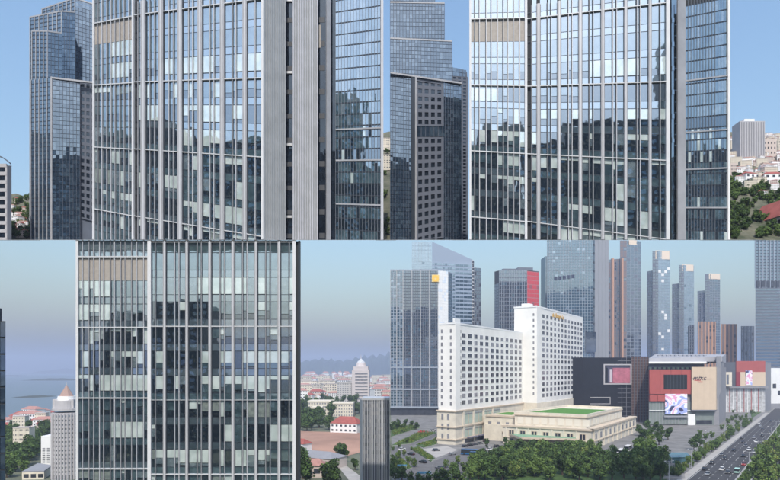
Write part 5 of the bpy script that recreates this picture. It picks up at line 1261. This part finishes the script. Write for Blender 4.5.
# blue canopies at the near left
for i, (px, y, s, lab) in enumerate([(424, 479, .7, 'teal blue curved canopy over the drive, the larger one'), (402, 471, .5, 'teal blue small canopy among shrubs at the drive')]):
    v = G(px, y); c_ = root('curved_canopy', lab, 'canopy', tuple(v), 'teal canopies at the drive'); mb = MB()
    for q in range(8):
        a0, a1 = math.pi * q / 8, math.pi * (q + 1) / 8; f = lambda a, yy: v + Vector((yy * 4.2 * s, -math.cos(a) * 2.6 * s, 2.4 + math.sin(a) * 1.0 * s))
        mb.quad(f(a0, -1), f(a0, 1), f(a1, 1), f(a1, -1)); mb.quad(*[p - Vector((0, 0, .1)) for p in (f(a0, -1), f(a1, -1), f(a1, 1), f(a0, 1))])
    mb.build('canopy_shell', mat('teal_sheet', (.04, .14, .22), .4), c_)
    for sx in (-1, 1):
        for sy in (-1, 1): MB().cyl((v.x + sx * 3.8 * s, v.y + sy * 2.4 * s), .08, .08, 0, 2.5, 6).build('post', ALU, c_)
# glass shed and steps by the avenue
v = G(678, 462); gs = root('glass_shed', 'teal glass subway entrance shed between trees and the avenue', 'shed', tuple(v)); hd = mat('teal_glass', (.06, .13, .15), .15, 0, .3, .5)
V = Vector; base_ = [v + V((-5, -4, 0)), v + V((5, -2, 0)), v + V((6.5, 5, 0)), v + V((-2.5, 5.5, 0))]
MB().prism([(p.x, p.y) for p in base_], 0, 2.6).build('glass_wall', hd, gs)
MB().prism([(v.x + (p.x - v.x) * 1.1, v.y + (p.y - v.y) * 1.1) for p in base_], [2.65, 2.65, 3.6, 3.6], [2.9, 2.9, 3.9, 3.9]).build('roof', hd, gs)
for p in base_: MB().box(p.x - .12, p.x + .12, p.y - .12, p.y + .12, 0, 3).build('post', ALUW, gs)
for i in range(5):
    q = G(675, 474 + i * 1.3); st = root('low_wall', ['lowest', 'second', 'third', 'fourth', 'top'][4 - i] + ' grey stepped wall below the glass shed', 'wall', tuple(q), 'stepped walls'); MB().box(q.x - 5, q.x + 4, q.y - .3, q.y + .3, 0, .5 + .1 * i).build('wall_block', mat('grey_granite', (.28, .28, .29), .8), st)
# street lamps
def make_lamp(h=9):
    r = root('street_lamp', None, 'street lamp'); MB().cyl((0, 0), .13, .07, 0, h, 8).build('pole', ALUW, r); MB().cyl((0, 0), .28, .22, 0, .5, 8).build('base', ALU, r)
    for s in (-1, 1):
        MB().hexa([V((0, -.05, h - .2)), V((s * 1.7, -.05, h + .1)), V((s * 1.7, .05, h + .1)), V((0, .05, h - .2)), V((0, -.05, h - .08)), V((s * 1.7, -.05, h + .2)), V((s * 1.7, .05, h + .2)), V((0, .05, h - .08))]).build('arm', ALU, r)
        MB().box(s * 1.9 - .35, s * 1.9 + .35, -.15, .15, h + .05, h + .22).build('lamp_head', WHITE, r)
    return r
LP = make_lamp()
for px, y, lab in [(433, 482, 'white lamp post standing in the hotel drive by the near trees'), (669, 484, 'lamp post in front of the glass shed, nearest the belt of trees'), (691.6, 469, 'lamp post between glass shed and the avenue'), (708, 446, 'lamp post at the corner of the paved plaza'), (725, 441, 'lamp post beside the small plaza trees'), (756, 421, 'lamp post at the start of the grass verge')]:
    put(LP, G(px, y), lab, 'lamp posts', rz=.3)
for i in range(5):
    q = onroad(18.8, 66 + i * 48); put(LP, q, ['first', 'second', 'third', 'fourth', 'fifth'][i] + ' lamp post along the median, counted from the near end', 'lamp posts on the median', rz=-.6)

q = G(395, 478); wp = root('marker_post', 'short white marker post among the near shrubs by the drive', 'post', tuple(q)); MB().cyl((q.x, q.y), .25, .22, 0, 2.6, 8).build('post_shaft', WHITE, wp); MB().cyl((q.x, q.y), .32, .3, 2.6, 3.0, 8).build('post_cap', WHITE, wp)

# ================================================================== THE CITY BEHIND THE VIEWER (mirrored in the glass; plain rows and terrace added to darken reflections)
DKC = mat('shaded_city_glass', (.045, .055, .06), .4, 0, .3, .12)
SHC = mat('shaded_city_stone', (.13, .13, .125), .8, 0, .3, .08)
def behind(label, x0, x1, z0, z1, y=-150, dp=30, mt=DKC, n=6):
    r = root('city_block', label, 'building', ((x0 + x1) / 2, y, z0), 'city blocks mirrored in the glass facades')
    MB().box(x0, x1, y - dp, y, z0, z1).build('wall', mt, r)
    mb = MB(); rows = max(2, int((z1 - z0) / 4))
    for j in range(rows):
        for i in range(n):
            if R.random() < .8: a = x0 + (x1 - x0) * (i + .2) / n; b = x0 + (x1 - x0) * (i + .8) / n; c0 = z0 + (z1 - z0) * (j + .25) / rows; mb.box(a, b, y, y + .1, c0, c0 + (z1 - z0) / rows * .5)
    mb.build('window_rows', G_TEAL if R.random() < .5 else WINF, r, kind='stuff'); MB().box(x0, x1, y - dp, y, z1, z1 + .8).build('parapet', SHC, r)
x = -420; rr = random.Random(3); i = 0
while x < 420:
    w_ = rr.uniform(18, 34); behind('added dark block behind the viewer, darkening the reflection in the lowest storeys of glass', x, x + w_ - 1, 0, rr.uniform(27, 40), mt=rr.choice([DKC, SHC])); x += w_
behind('stepped dark tower mirrored in the middle of the lower glass tower', -139, -107, 0, 84, -149)
behind('slim shaded tower mirrored behind the fins of the lower glass tower', -165, -151, 0, 79, -149, 14, SHC)
behind('low annex of the slim shaded tower, seen mirrored only', -170, -165.5, 0, 66, -149, 14, SHC)
MB().prism([(-560, -190), (560, -190), (560, -140), (-560, -140)], [CZ + .2167 * 340 + 4.0] * 4, [CZ + .2167 * 350 + 1.0] * 4).build('terrace', MATS['terrace_slab'], kind='structure')  # terrace added out of view to carry the reflection-darkening blocks
x = -550; zb = CZ + .2167 * 350 + 1.05
while x < 540:
    w_ = rr.uniform(22, 42); behind('added dark block behind the viewer, darkening the reflection in the upper glass', x, x + w_ - .8, zb, zb + rr.uniform(52, 68) + (abs(x) - 150) * .2 * (abs(x) > 150), mt=rr.choice([DKC, DKC, SHC]), y=-151); x += w_
behind('tall dark block mirrored near the east fins of the upper glass tower', 111, 126, zb, 226, -148.5, 12)
behind('second tall dark block mirrored near the east fins of the upper glass tower', 131, 150, zb, 229, -148.5, 12)
behind('tall dark block mirrored in the east half of the ribbed glass tower', -92, -78, zb, 204, -148.5, 12)

# ------------------------------------------------------------------ air
m = MB().box(-11100, 11100, -9100, 11100, -1.5, 290)
hz = m.build('haze', [], None, kind='stuff')
hm_ = bpy.data.materials.new('haze_air'); hm_.use_nodes = True; t = hm_.node_tree; t.nodes.clear()
o_ = t.nodes.new('ShaderNodeOutputMaterial'); v_ = t.nodes.new('ShaderNodeVolumePrincipled'); v_.inputs['Color'].default_value = (.64, .74, 1.0, 1); v_.inputs['Density'].default_value = .00024
t.links.new(v_.outputs[0], o_.inputs['Volume']); hz.data.materials.append(hm_)
S.cycles.use_denoising = True
